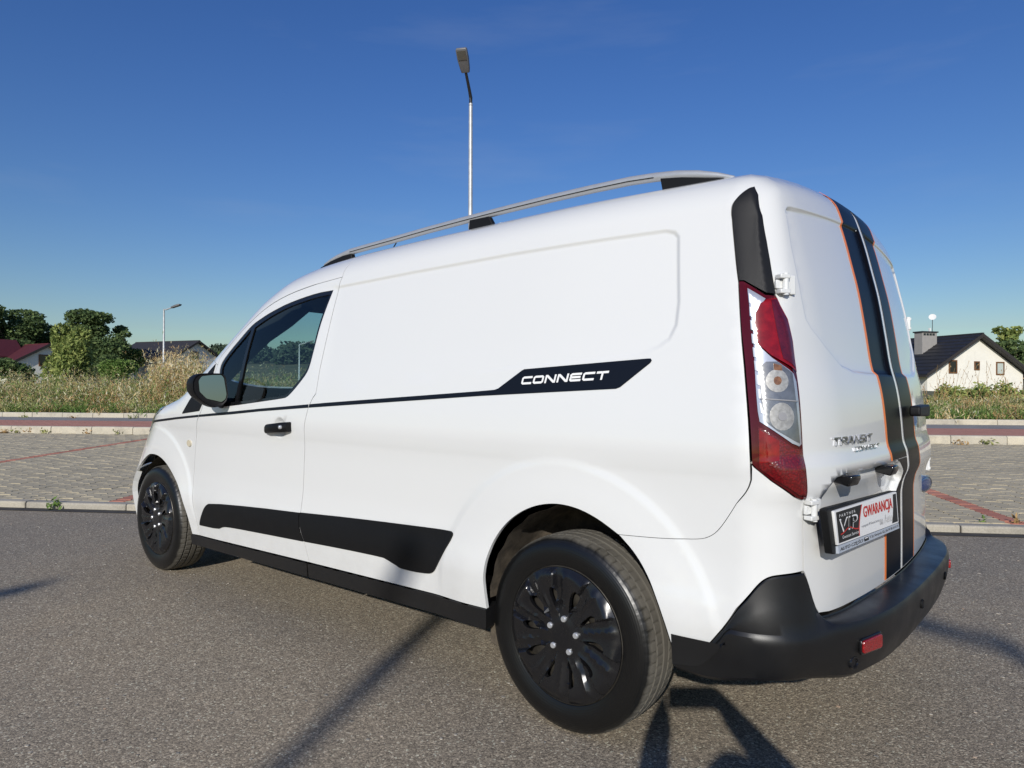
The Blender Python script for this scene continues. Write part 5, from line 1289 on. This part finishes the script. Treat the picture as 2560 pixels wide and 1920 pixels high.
# ---- trees and shrubs
def crown_pts(lobes, n, shell=.55):
    out = []; tot = sum(l[3]*l[4]*l[5] for l in lobes)
    for cx, cy, cz, rx, ry, rz in lobes:
        k = max(8, int(n*rx*ry*rz/tot)); d = rs.normal(size=(k, 3)); d /= np.linalg.norm(d, axis=1, keepdims=True)
        r = (shell + (1-shell)*rs.rand(k, 1))**.6*(1 + .18*np.sin(d[:, :1]*7 + cx)*np.cos(d[:, 2:]*6 + cz)); out.append(np.array([cx, cy, cz]) + d*r*[rx, ry, rz])
    return np.concatenate(out)
def tree(name, label, loc, h, lobes, n, size, lm, cat='tree', trunk_r=.16, bark=None, group=None, limbs=True, droop=0., aspect=1.6):
    """lobes in units of the tree's height relative to its base"""
    root = tag(empty(name, loc), label, cat, group); lb = [tuple(v*h for v in l) for l in lobes]
    ctr = np.array([l[:3] for l in lb]); top = ctr[:, 2].max(); tb = MB()
    tb.tube([(0, 0, -.5), (.02*h, 0, .25*h), (ctr[:, 0].mean()*.6, ctr[:, 1].mean()*.6, min(top, .75*h))], [trunk_r, trunk_r*.75, trunk_r*.3], 8)
    if limbs:
        for l in lb:
            z0 = max(.12*h, min(l[2]*.55, .5*h)); tb.tube([(0, 0, z0), (l[0]*.55, l[1]*.55, z0 + (l[2]-z0)*.6), (l[0], l[1], l[2])], [trunk_r*.45, trunk_r*.28, trunk_r*.1], 6)
    tb.build('trunk', bark or M['bark'], root, smooth=True)
    C_ = crown_pts(lb, n)
    if droop:
        st = C_[rs.choice(len(C_), 420)]; fr_ = np.linspace(0, 1, 16)[None, :, None]; ln = rs.uniform(.10, .30, (420, 1, 1))*h
        hang = st[:, None, :] + fr_*ln*np.array([0, 0, -1.0]) + np.sin(fr_*3)*rs.normal(0, .12, (420, 1, 3))*[1, 1, 0]; hang = hang.reshape(-1, 3); C_ = np.concatenate([C_[::2], hang[hang[:, 2] > .2]])
    V, F = quads(C_, size, up=.6, droop=droop, aspect=aspect); cloud_obj('crown', [(V, F, 0)], [lm], root)
    return root
def rand_lobes(k, w, z0, z1, r, seed):
    g = np.random.RandomState(seed); out = []
    for i in range(k):
        a = 2*pi*i/k + g.uniform(-.5, .5); f = g.uniform(.25, 1); z = g.uniform(z0, z1); out.append((w*f*cos(a), w*f*sin(a), z, r*g.uniform(.7, 1.3), r*g.uniform(.7, 1.3), r*g.uniform(.5, .95)))
    return out
def base(px, d): p = at(px, d); a = p.x*AX[0] + p.y*AX[1]; n_ = p.x*NX[0] + p.y*NX[1]; p.z = terr(a, n_) - .1; return p
tree('spreading_tree', 'large spreading dark tree at the left edge behind the red-roofed house', base(20, 92), 10.9, rand_lobes(13, .46, .36, .86, .17, 1), 13000, .30, L_dark, trunk_r=.3)
tree('spreading_tree', 'leftmost tree cut off by the left edge of the picture', base(-75, 90), 10.4, rand_lobes(10, .40, .35, .85, .18, 2), 8000, .30, L_dark, trunk_r=.3)
tree('weeping_tree', 'broad weeping green tree standing between the two left houses', base(178, 62), 6.1, [(0,0,.52,.22,.22,.30),(-.16,0,.46,.15,.2,.30),(.15,0,.46,.17,.2,.32),(.06,.1,.80,.12,.15,.17),(-.09,-.1,.74,.12,.14,.18),(.22,.1,.28,.14,.2,.22),(-.22,.1,.27,.13,.18,.22),(.17,0,.68,.09,.12,.14)], 17000, .17, L_mid, droop=.8, aspect=2.6, trunk_r=.16, bark=M['bark_pale'])
tree('flat_topped_tree', 'tall flat-topped tree behind the weeping tree', base(222, 98), 10.2, [(-.28,0,.86,.20,.2,.09),(-.05,.1,.90,.24,.2,.085),(.20,0,.84,.22,.2,.10),(.34,0,.72,.18,.2,.10),(.12,0,.66,.26,.2,.12),(-.15,0,.70,.22,.2,.10),(.28,0,.52,.20,.2,.12),(.0,0,.5,.25,.2,.14)], 11000, .28, L_dark, trunk_r=.28)
tree('sparse_tree', 'thin sparse tree leaning at the right of the flat-topped tree', base(308, 99), 8.4, [(.12,0,.88,.17,.1,.07),(-.04,0,.80,.11,.1,.06),(.20,0,.72,.10,.1,.06),(.05,0,.60,.09,.1,.06),(-.1,0,.5,.12,.1,.08)], 900, .34, L_dark, trunk_r=.16)
for i, (px, d, h, w_, lm, lab) in enumerate([(28, 52, 3.0, .5, L_dark, 'dark bushy shrub at the far left below the red-roofed house'), (292, 72, 3.9, .45, L_green, 'bright green round shrub left of the dark roofed house'), (262, 80, 4.2, .5, L_dark, 'dark shrub between the weeping tree and the dark roofed house'), (470, 30, 2.0, .5, L_olive, 'olive bush just left of the van bonnet')]):
    tree('shrub', lab, base(px, d), h, rand_lobes(7, w_*.7, .25, .75, .27, 20+i), 3600, .16 if d > 40 else .07, lm, 'shrub', trunk_r=.07)
for i, (px, d, h, lab) in enumerate([(268, 96, 7.4, 'dark round tree between the flat-topped tree and the sparse tree'), (318, 104, 5.4, 'small dark tree left of the dark roofed house ridge'), (108, 100, 9.2, 'dark tree in the gap behind the weeping tree, on its left'), (395, 150, 6.0, 'dark tree on the hillside behind the dark roof'), (560, 140, 5.5, 'dark tree on the hillside just left of the van windscreen')]):
    tree('background_tree', lab, base(px, d), h, rand_lobes(8, .30, .35, .80, .22, 60+i), 4200, .28 if d < 120 else .36, L_dark if i % 2 == 0 else L_mid, trunk_r=.18)
# far wood on the ridge, one mass
lob = []
for k in range(175):
    px = rs.uniform(240, 900) if k < 80 else rs.uniform(900, 3000); d = rs.uniform(210, 330); p = base(px, d)
    h = rs.uniform(3.2, 6.2)*(1.0 if px < 440 else 1.15); lob += [(p.x, p.y, p.z + h*.5, h*.62, h*.62, h*.5), (p.x + rs.normal(0, 3), p.y + rs.normal(0, 3), p.z + h*.32, h*.6, h*.6, h*.4)]
V, F = quads(crown_pts(lob, 52000), .95, up=.6); tag(cloud_obj('far_wood', [(V, F, 0)], [L_far]), 'distant dark green woodland along the ridge behind the left houses', 'woodland', kind='stuff')
# hedge of bramble on the right
def thicket(name, label, px, d, w_, h, seed, lm, n=5200, size=.075, cat='shrub'):
    p = base(px, d); g = np.random.RandomState(seed); lb = [(g.uniform(-w_, w_), g.uniform(-.9, .9), h*g.uniform(.15, .62), w_*.38, .7, h*g.uniform(.25, .42)) for _ in range(9)]
    root = tag(empty(name, p), label, cat); ang = atan2(CR_.y, CR_.x)
    lw = [(l[0]*cos(ang) - l[1]*sin(ang), l[0]*sin(ang) + l[1]*cos(ang)) + l[2:] for l in lb]
    C_ = crown_pts(lw, n, .35); sp_ = []
    for _ in range(22):     # shoots standing above the mass
        l = lw[g.randint(len(lw))]; a = g.uniform(0, 2*pi); b0 = np.array([l[0] + cos(a)*l[3]*.7, l[1] + sin(a)*.6, l[2]]); hh = g.uniform(.3, .75); f = np.linspace(0, 1, 9)[:, None]
        sp_.append(b0 + np.array([g.normal(0, .25), g.normal(0, .25), 1.0])*f*(hh + l[5]) + g.normal(0, .02, (9, 3)))
    stq = np.concatenate([np.stack([q_[:-1] - [.004, 0, 0], q_[:-1] + [.004, 0, 0], q_[1:] + [.004, 0, 0], q_[1:] - [.004, 0, 0]], 1).reshape(-1, 3) for q_ in sp_])
    C2 = np.concatenate([q_[4:] for q_ in sp_]); V1, F1 = quads(C_, size, up=.7); V2, F2 = quads(C2, .028, up=1.6, aspect=2.4)
    cloud_obj('foliage', [(V1, F1, 0), (V2, F2, 1), (stq, np.arange(len(stq)).reshape(-1, 4), 1)], [lm, L_brown], root)
    tb = MB()
    for l in lw[:5]: tb.tube([(0, 0, -.2), (l[0]*.6, l[1]*.6, l[2])], [.03, .012], 5)
    tb.build('stem', M['bark'], root)
thicket('bramble_bush', 'low dark green bramble bush right behind the rear door handle', 2345, 23.0, 1.3, .62, 5, L_mid)
thicket('bramble_bush', 'tall green bush with brown shoots in front of the white house', 2452, 23.6, 1.05, 1.22, 6, L_mid, 5200)
thicket('bramble_bush', 'reddish green bush at the foot of the white house wall', 2400, 21.6, 1.2, .58, 7, L_olive)
thicket('bramble_bush', 'straw coloured bush at the right edge of the picture', 2560, 22.6, .9, .85, 8, L_olive)
thicket('bramble_bush', 'bright green low bush at the lower right beside the road kerb', 2530, 21.2, .8, .5, 9, L_green)
tree('garden_tree', 'pale green tree top showing behind the roof at the right edge', base(2522, 95), 9.2, [(0,0,.80,.13,.12,.10),(-.08,0,.88,.10,.1,.07),(.1,0,.9,.1,.1,.06),(.05,0,.62,.15,.15,.1)], 900, .4, L_mid, trunk_r=.15)
tree('garden_tree', 'dark dense tree behind the white house at the right edge', base(2575, 84), 7.6, rand_lobes(7, .3, .4, .8, .22, 31), 3000, .4, L_dark, trunk_r=.2)
# ---- houses
M['plaster'] = mat('cream_plaster', (.80, .77, .68), .9, var=.05, vscale=1.2, bump=.1, bscale=40)
M['plaster_white'] = mat('white_plaster', (.72, .72, .70), .9, var=.04, vscale=1)
M['roof_dark'] = mat('dark_roof_metal', (.022, .022, .025), .55, var=.2, vscale=2)
M['roof_grey'] = mat('dark_roof_tiles', (.032, .030, .032), .7, var=.2, vscale=3)
M['roof_red'] = mat('burgundy_roof', (.085, .016, .020), .6, var=.15, vscale=3)
M['soffit'] = mat('soffit_boards', (.03, .026, .024), .8)
M['win_frame'] = mat('brown_window_frame', (.16, .075, .030), .5)
M['pane'] = mat('window_pane', (.012, .014, .016), .06, coat=.5)
M['pane_blind'] = mat('window_blind', (.50, .55, .50), .5)
M['chimney'] = mat('grey_chimney', (.30, .285, .265), .85, var=.06, vscale=3)
class Frame:
    """local house frame: w along the gable wall, r along the ridge (away), z up"""
    def __init__(s, o, ang): s.o = o; s.w = Vector((cos(ang), sin(ang), 0)); s.r = Vector((-sin(ang), cos(ang), 0))
    def __call__(s, a, b, z): return s.o + s.w*a + s.r*b + Vector((0, 0, z))
def hbox(fr, a0, a1, b0, b1, z0, z1): 
    return [fr(a, b, z) for z in (z0, z1) for a, b in ((a0, b0), (a1, b0), (a1, b1), (a0, b1))], [(0,3,2,1),(4,5,6,7),(0,1,5,4),(1,2,6,5),(2,3,7,6),(3,0,4,7)]
def house(name, label, fr, W, Ln, ze, zr, zb, wallm, roofm, oh=.6, og=.5, ribs=0, windows=(), side_windows=()):
    root = tag(empty(name, fr(0, 0, zb)), label, 'house'); inv_ = Matrix.Translation(-fr(0, 0, zb))
    def part(nm, vs, fs, m, par=root, **k):
        o = MB().add([inv_ @ Vector(v) for v in vs], fs).build(nm, m, par, **k)
        return o
    h2 = W/2; t_ = .22; sl = (zr-ze)/h2
    pent = [(-h2, zb), (h2, zb), (h2, ze), (0, zr), (-h2, ze)]
    part('wall', [fr(a, b, z) for b in (0, Ln) for a, z in pent], [(0,1,2,3,4), (9,8,7,6,5), (0,5,6,1), (1,6,7,2), (4,9,5,0)], wallm)
    for sgn in (-1, 1):
        ae = sgn*(h2 + oh); zz = ze - oh*sl; vs = [fr(a, b, z + dz) for dz in (.05, .05 + t_) for b in (-og, Ln + og) for a, z in ((0, zr), (ae, zz))]
        rf = part('roof', vs, [(0,1,3,2), (4,6,7,5), (0,4,5,1), (2,3,7,6), (1,5,7,3), (0,2,6,4)], roofm)
        if ribs:
            for k in range(1, ribs):
                f_ = k/ribs; a = ae*f_; z = zr + (zz-zr)*f_ + .05 + t_
                v_, f2 = hbox(fr, a-.03, a+.03, -og, Ln+og, z-.01, z+.05); part('roof_step', v_, f2, roofm, rf)
        part('fascia', [fr(a, b, z) for b in (-og-.03, -og+.04) for a, z in ((0, zr-.06), (0, zr+.05+t_), (ae, zz+.05+t_), (ae, zz-.06))], [(0,1,2,3), (7,6,5,4), (0,4,5,1), (1,5,6,2), (2,6,7,3), (3,7,4,0)], M['soffit'])
        part('gutter', [fr(ae + sgn*q_, b, zz + z) for b in (-og, Ln+og) for q_, z in ((-.02, .0), (.12, .0), (.12, .14), (-.02, .14))], [(0,1,2,3), (7,6,5,4), (0,4,5,1), (1,5,6,2), (2,6,7,3), (3,7,4,0)], M['soffit'])
    v_, f_ = hbox(fr, -.12, .12, -og, Ln+og, zr+.05+t_-.06, zr+.05+t_+.06); part('ridge_cap', v_, f_, roofm)
    for a0, a1, z0, z1, blind in windows:
        fs_ = []; 
        v_, f_ = hbox(fr, a0, a1, -.03, .05, z0, z1); wn = part('window', v_, f_, M['pane_blind'] if blind else M['pane'])
        e = .10
        for q_ in ((a0-.02, a0+e, z0-.02, z1+.02), (a1-e, a1+.02, z0-.02, z1+.02), (a0+e, a1-e, z0-.02, z0+e), (a0+e, a1-e, z1-e, z1+.02)):
            v_, f_ = hbox(fr, q_[0], q_[1], -.07, .02, q_[2], q_[3]); part('window_frame', v_, f_, M['win_frame'], wn)
    return root, part
# white house on the right: gable faces the lot
ang_cam = atan2(CR_.y, CR_.x)
oR = Vector((CAM_P[0], CAM_P[1], 0)) + CR_*43.2 + CF_*65; frR = Frame(oR, ang_cam + radians(16.7)*1)
hw, part = house('white_house', 'cream white gabled house with dark stepped metal roof on the right', frR, 11.6, 13, 2.62, 5.95, -2.2, M['plaster'], M['roof_dark'], oh=.8, og=.7, ribs=11,
    windows=[(-3.30,-2.36,2.52,3.72,0), (-.26,.34,2.85,3.64,0), (2.42,3.38,2.42,3.62,1), (-4.15,-2.5,-.9,1.15,0), (-.95,.75,-.9,.95,0), (2.6,4.0,-.9,.95,0)])
v_, f_ = hbox(frR, -3.15, -1.35, 3.0, 3.9, 3.6, 6.55); chm = part('chimney', v_, f_, M['chimney'])
v_, f_ = hbox(frR, -3.25, -1.25, 2.9, 4.0, 6.50, 6.62); part('chimney_cap', v_, f_, M['roof_dark'], chm)
for k in range(4):
    v_, f_ = hbox(frR, -2.98 + k*.36, -2.72 + k*.36, 2.97, 3.02, 6.22, 6.42); part('flue_opening', v_, f_, M['pane'], chm)
v_, f_ = hbox(frR, -1.80, -1.66, 3.4, 3.54, 6.62, 6.98); part('vent_pipe', v_, f_, M['plaster_white'], chm)
pd = frR(-1.35, 3.5, 0); inv_ = Vector(frR(0, 0, -2.2))
dish = MB().lathe([(0, 0), (.16, .012), (.31, .06), (.33, .065), (.30, .05), (.15, .0), (0, -.012)], 24, 'x').build('satellite_dish', M['plaster_white'], hw, smooth=True)
dish.location = Vector((pd.x, pd.y, 8.05)) - inv_; dish.rotation_euler = (0, radians(-25), atan2((Vector(CAM_P)-pd).y, (Vector(CAM_P)-pd).x))
MB().tube([Vector((pd.x, pd.y, 6.3)) - inv_, Vector((pd.x, pd.y, 8.0)) - inv_], .03, 6).build('dish_mast', M['dark_metal'], hw)
# dark roofed house on the left
oD = Vector((CAM_P[0], CAM_P[1], 0)) + CR_*(-49.2) + CF_*109; frD = Frame(oD, ang_cam + radians(68))
hd, part = house('dark_roofed_house', 'low white house with long dark tiled roof behind the left weeds', frD, 9.4, 12.5, 5.5, 8.05, 1.0, M['plaster_white'], M['roof_grey'], oh=.7, og=.6, windows=[(-1.2,.3,5.2,6.6,0), (-3.2,-2.2,2.6,4.4,0)])
# burgundy roofed house, far left
oB = Vector((CAM_P[0], CAM_P[1], 0)) + CR_*(-57.2) + CF_*86; frB = Frame(oB, ang_cam + radians(62))
hb, part = house('red_roofed_house', 'white house with burgundy roof at the far left below the trees', frB, 7.0, 8.2, 4.15, 6.1, .8, M['plaster'], M['roof_red'], oh=.5, og=.4, windows=[(-1.0,.6,3.6,5.0,0)])
frB2 = Frame(oB + frB.r*4.2 - frB.w*0, ang_cam + radians(-28))
vb = []
ob_ = frB(-4.4, 5.4, 0); frG = Frame(ob_, ang_cam + radians(-28))
v5 = [(-1.9, .8), (1.9, .8), (1.9, 5.0), (0, 6.7), (-1.9, 5.0)]
part('front_gable', [frG(a, b_, z) for b_ in (-.6, 3.5) for a, z in v5], [(0,1,2,3,4), (9,8,7,6,5), (0,5,6,1), (1,6,7,2), (4,9,5,0), (2,7,8,3), (3,8,9,4)], M['plaster'])
for sg in (-1, 1):
    part('gable_roof', [frG(a, b_, z + dz) for dz in (.04, .2) for b_ in (-1.0, 3.6) for a, z in ((0, 6.75), (sg*2.4, 4.6))], [(0,1,3,2), (4,6,7,5), (0,4,5,1), (2,3,7,6), (1,5,7,3), (0,2,6,4)], M['roof_red'])
v_, f_ = hbox(frG, -.55, .55, -.66, -.58, 3.5, 5.0); wn = part('window', v_, f_, M['pane'])
# ---- street lamps
M['head_grey'] = mat('lamp_head_grey', (.15, .15, .155), .5, metal=.2)
M['lamp_lens'] = mat('lamp_lens', (.10, .095, .08), .25, coat=.6)
def street_lamp(p, h, az, label, arm=.7, rise=.45, pole_r=.055, head=(.42, .26)):
    """az: plan angle the arm points to"""
    root = tag(empty('street_lamp', p), label, 'street lamp', 'street lamps around the lot')
    hp = h - rise
    MB().tube([(0,0,-.3), (0,0,1.2), (0,0,1.22), (0,0,hp*.55), (0,0,hp*.55+.02), (0,0,hp)], [pole_r*1.35, pole_r*1.3, pole_r*1.15, pole_r, pole_r*.9, pole_r*.75], 14).build('pole', M['galv'], root, angle=40)
    d = Vector((cos(az), sin(az), 0))
    MB().tube([(0,0,hp-.05), (0,0,hp+.12), d*arm*.25 + Vector((0,0,hp+rise*.45)), d*arm + Vector((0,0,h))], [pole_r*.8, pole_r*.7, pole_r*.62, pole_r*.55], 10).build('arm', M['dark_metal'] if h > 6.5 else M['galv'], root, angle=50)
    tilt = atan2(rise*.55, arm*.75)
    m = Matrix.Translation(d*arm + Vector((0,0,h))) @ Matrix.Rotation(az, 4, 'Z') @ Matrix.Rotation(-tilt, 4, 'Y')
    L_, w_ = head; b = MB(); vs = []
    for x, w2, z0, z1 in ((-.06, w_*.36, -.035, .03), (.02, w_*.42, -.045, .05), (L_*.5, w_*.5, -.045, .06), (L_*.92, w_*.5, -.035, .045), (L_, w_*.45, -.02, .025)):
        vs += [m @ Vector(q_) for q_ in ((x, -w2, z0), (x, w2, z0), (x, w2, z1), (x, -w2, z1))]
    fs = [(3,2,1,0), (16,17,18,19)] + [(i*4+j, i*4+(j+1) % 4, (i+1)*4+(j+1) % 4, (i+1)*4+j) for i in range(4) for j in range(4)]
    hd_ = b.add(vs, fs).build('lamp_head', M['head_grey'], root, bevel=.012)
    b = MB(); b.cbox((L_*.70, 0, -.047), (L_*.42, w_*.78, .014), m); b.build('lens', M['lamp_lens'], hd_)
    return root
az_cam = atan2(-CF_.y, -CF_.x)
street_lamp(at(1175, 14.4), 7.50, az_cam - radians(12), 'tall street lamp rising behind the van roof', arm=.42, rise=.52, pole_r=.052, head=(.42, .225))
pl_ = at(409, 40); pl_.z = .3
street_lamp(pl_, 5.35, ang_cam - radians(12), 'street lamp in the weeds left of the van', arm=.55, rise=.22, pole_r=.065, head=(.55, .24))
pw_ = at(748, 72); pw_.z = .6
street_lamp(pw_, 5.1, ang_cam, 'street lamp seen through the cab windows', arm=.8, rise=.3, pole_r=.09, head=(.7, .3))
sd = Vector((cos(SUN_AZ), sin(SUN_AZ), 0))
street_lamp(Vector((.86, .90, 0)) - sd*((5.5-.33)/math.tan(SUN_EL)), 5.5, az_cam + radians(90), 'street lamp behind the camera whose shadow reaches the van sill', arm=.06, rise=.12, pole_r=.062, head=(.17, .10))
street_lamp(Vector((-.871, -1.282, 0)) - sd*(6.2/math.tan(SUN_EL)), 6.2, az_cam - radians(60), 'street lamp behind the camera whose shadow falls right of the bumper', arm=.25, rise=.2, pole_r=.062)
street_lamp(Vector((3.62, 1.29, 0)) - sd*(5.6/math.tan(SUN_EL) + .90), 5.6, az_cam + radians(120), 'street lamp behind the camera whose shadow tip shows at the left edge', arm=.2, rise=.2, pole_r=.055, head=(.26, .12))

# ---------------------------------------------------------------- the photographer crouching behind the camera (his shadow falls beside the rear wheel)
def pc(r, u, f):
    p = Vector(CAM_P) + CR_*r + CF_*f; return Vector((p.x, p.y, CAM_P[2] + u))
phone = MB(); c8 = [pc(r, u, f) for f in (-.014, -.004) for r, u in ((-.033, -.041), (.135, -.041), (.135, .042), (-.033, .042))]
phone.add(c8, [(0,3,2,1),(4,5,6,7),(0,1,5,4),(1,2,6,5),(2,3,7,6),(3,0,4,7)])
tag(phone.build('phone', M['gloss_black'], bevel=.004), 'black phone held level by the crouching photographer', 'phone')
J = {}; E_ = []
def jt(n, r, u, f, rad): J[n] = (pc(r, u, f), rad)
zg = -CAM_P[2]
jt('pelvis', .07, zg+.40, -.62, .150); jt('waist', .07, zg+.55, -.60, .145); jt('chest', .07, zg+.74, -.55, .150); jt('neck0', .07, zg+.87, -.50, .075); jt('neck', .07, zg+.91, -.48, .060); jt('head', .068, zg+1.00, -.455, .088); jt('head2', .066, zg+1.065, -.45, .082); jt('crown', .065, zg+1.115, -.455, .045)
jt('shL', -.12, zg+.80, -.52, .068); jt('elL', -.13, zg+.86, -.24, .056); jt('wrL', -.075, zg+1.02, -.06, .044); jt('haL', -.058, zg+1.085, -.022, .036)
jt('shR', .26, zg+.80, -.52, .068); jt('elR', .30, zg+.93, -.22, .056); jt('wrR', .185, zg+1.06, -.06, .044); jt('haR', .150, zg+1.115, -.022, .036)
jt('hipL', -.03, zg+.38, -.60, .105); jt('knL', -.08, zg+.52, -.24, .072); jt('anL', -.06, zg+.12, -.36, .045); jt('toL', -.06, zg+.045, -.20, .040)
jt('hipR', .17, zg+.38, -.60, .105); jt('knR', .20, zg+.075, -.34, .070); jt('anR', .19, zg+.09, -.74, .046); jt('toR', .19, zg+.05, -.86, .036)
E_ = [('pelvis','waist'),('waist','chest'),('chest','neck0'),('neck0','neck'),('neck','head'),('head','head2'),('head2','crown'),('chest','shL'),('shL','elL'),('elL','wrL'),('wrL','haL'),('chest','shR'),('shR','elR'),('elR','wrR'),('wrR','haR'),('pelvis','hipL'),('hipL','knL'),('knL','anL'),('anL','toL'),('pelvis','hipR'),('hipR','knR'),('knR','anR'),('anR','toR')]
# fingers: four behind the phone edge and a thumb, each hand
for sd_, hx, hz in (('L', -.058, -.032), ('R', .150, -.002)):
    sg = -1 if sd_ == 'L' else 1
    for k in range(4):
        z0 = hz + .030 - k*.019; a = f'f{sd_}{k}'
        jt(a+'0', hx - sg*.004, z0, -.016, .0095); jt(a+'1', hx - sg*.016, z0+.002, .001, .0085); jt(a+'2', hx - sg*(.030 if sd_ == 'R' else .020), z0+.002, .003, .0075); E_ += [('ha'+sd_, a+'0'), (a+'0', a+'1'), (a+'1', a+'2')]
    jt('t'+sd_+'0', hx - sg*.010, hz-.030, -.034, .011); jt('t'+sd_+'1', hx - sg*.030, hz-.012, -.030, .0095); E_ += [('ha'+sd_, 't'+sd_+'0'), ('t'+sd_+'0', 't'+sd_+'1')]
names = list(J); me = bpy.data.meshes.new('person'); me.from_pydata([tuple(J[n][0]) for n in names], [(names.index(a), names.index(b)) for a, b in E_], [])
pers = link('person', me)
sk = pers.modifiers.new('skin', 'SKIN'); sk.use_smooth_shade = True
for i, n in enumerate(names):
    me.skin_vertices[0].data[i].radius = (J[n][1], J[n][1]); me.skin_vertices[0].data[i].use_root = (n == 'pelvis')
ss = pers.modifiers.new('sub', 'SUBSURF'); ss.levels = 1; ss.render_levels = 2
mpn, t, b = new_mat('person_clothes'); tc = N(t, 'ShaderNodeTexCoord'); sx = N(t, 'ShaderNodeSeparateXYZ'); ge = N(t, 'ShaderNodeNewGeometry'); t.links.new(ge.outputs['Position'], sx.inputs[0])
t.links.new(ramp(t, mth(t, 'MULTIPLY', sx.outputs[2], .8), [(0, (.03,.03,.035)), (.08, (.03,.035,.06)), (.34, (.03,.035,.06)), (.345, (.06,.065,.07)), (.70, (.06,.065,.07)), (.705, (.42,.25,.17)), (1, (.42,.25,.17))]), b.inputs['Base Color']); b.inputs['Roughness'].default_value = .8
me.materials.append(mpn)
tag(pers, 'crouching photographer in dark clothes holding a phone, casting the shadow by the rear wheel', 'person')
hr = MB().lathe([(.0, .118), (.05, .108), (.085, .075), (.098, .03), (.094, -.02), (.080, -.05)], 18, 'z').build('hair', mat('dark_hair', (.02, .015, .012), .7), None, smooth=True)
hr.location = pc(.066, zg+1.025, -.465)
hr.parent = pers
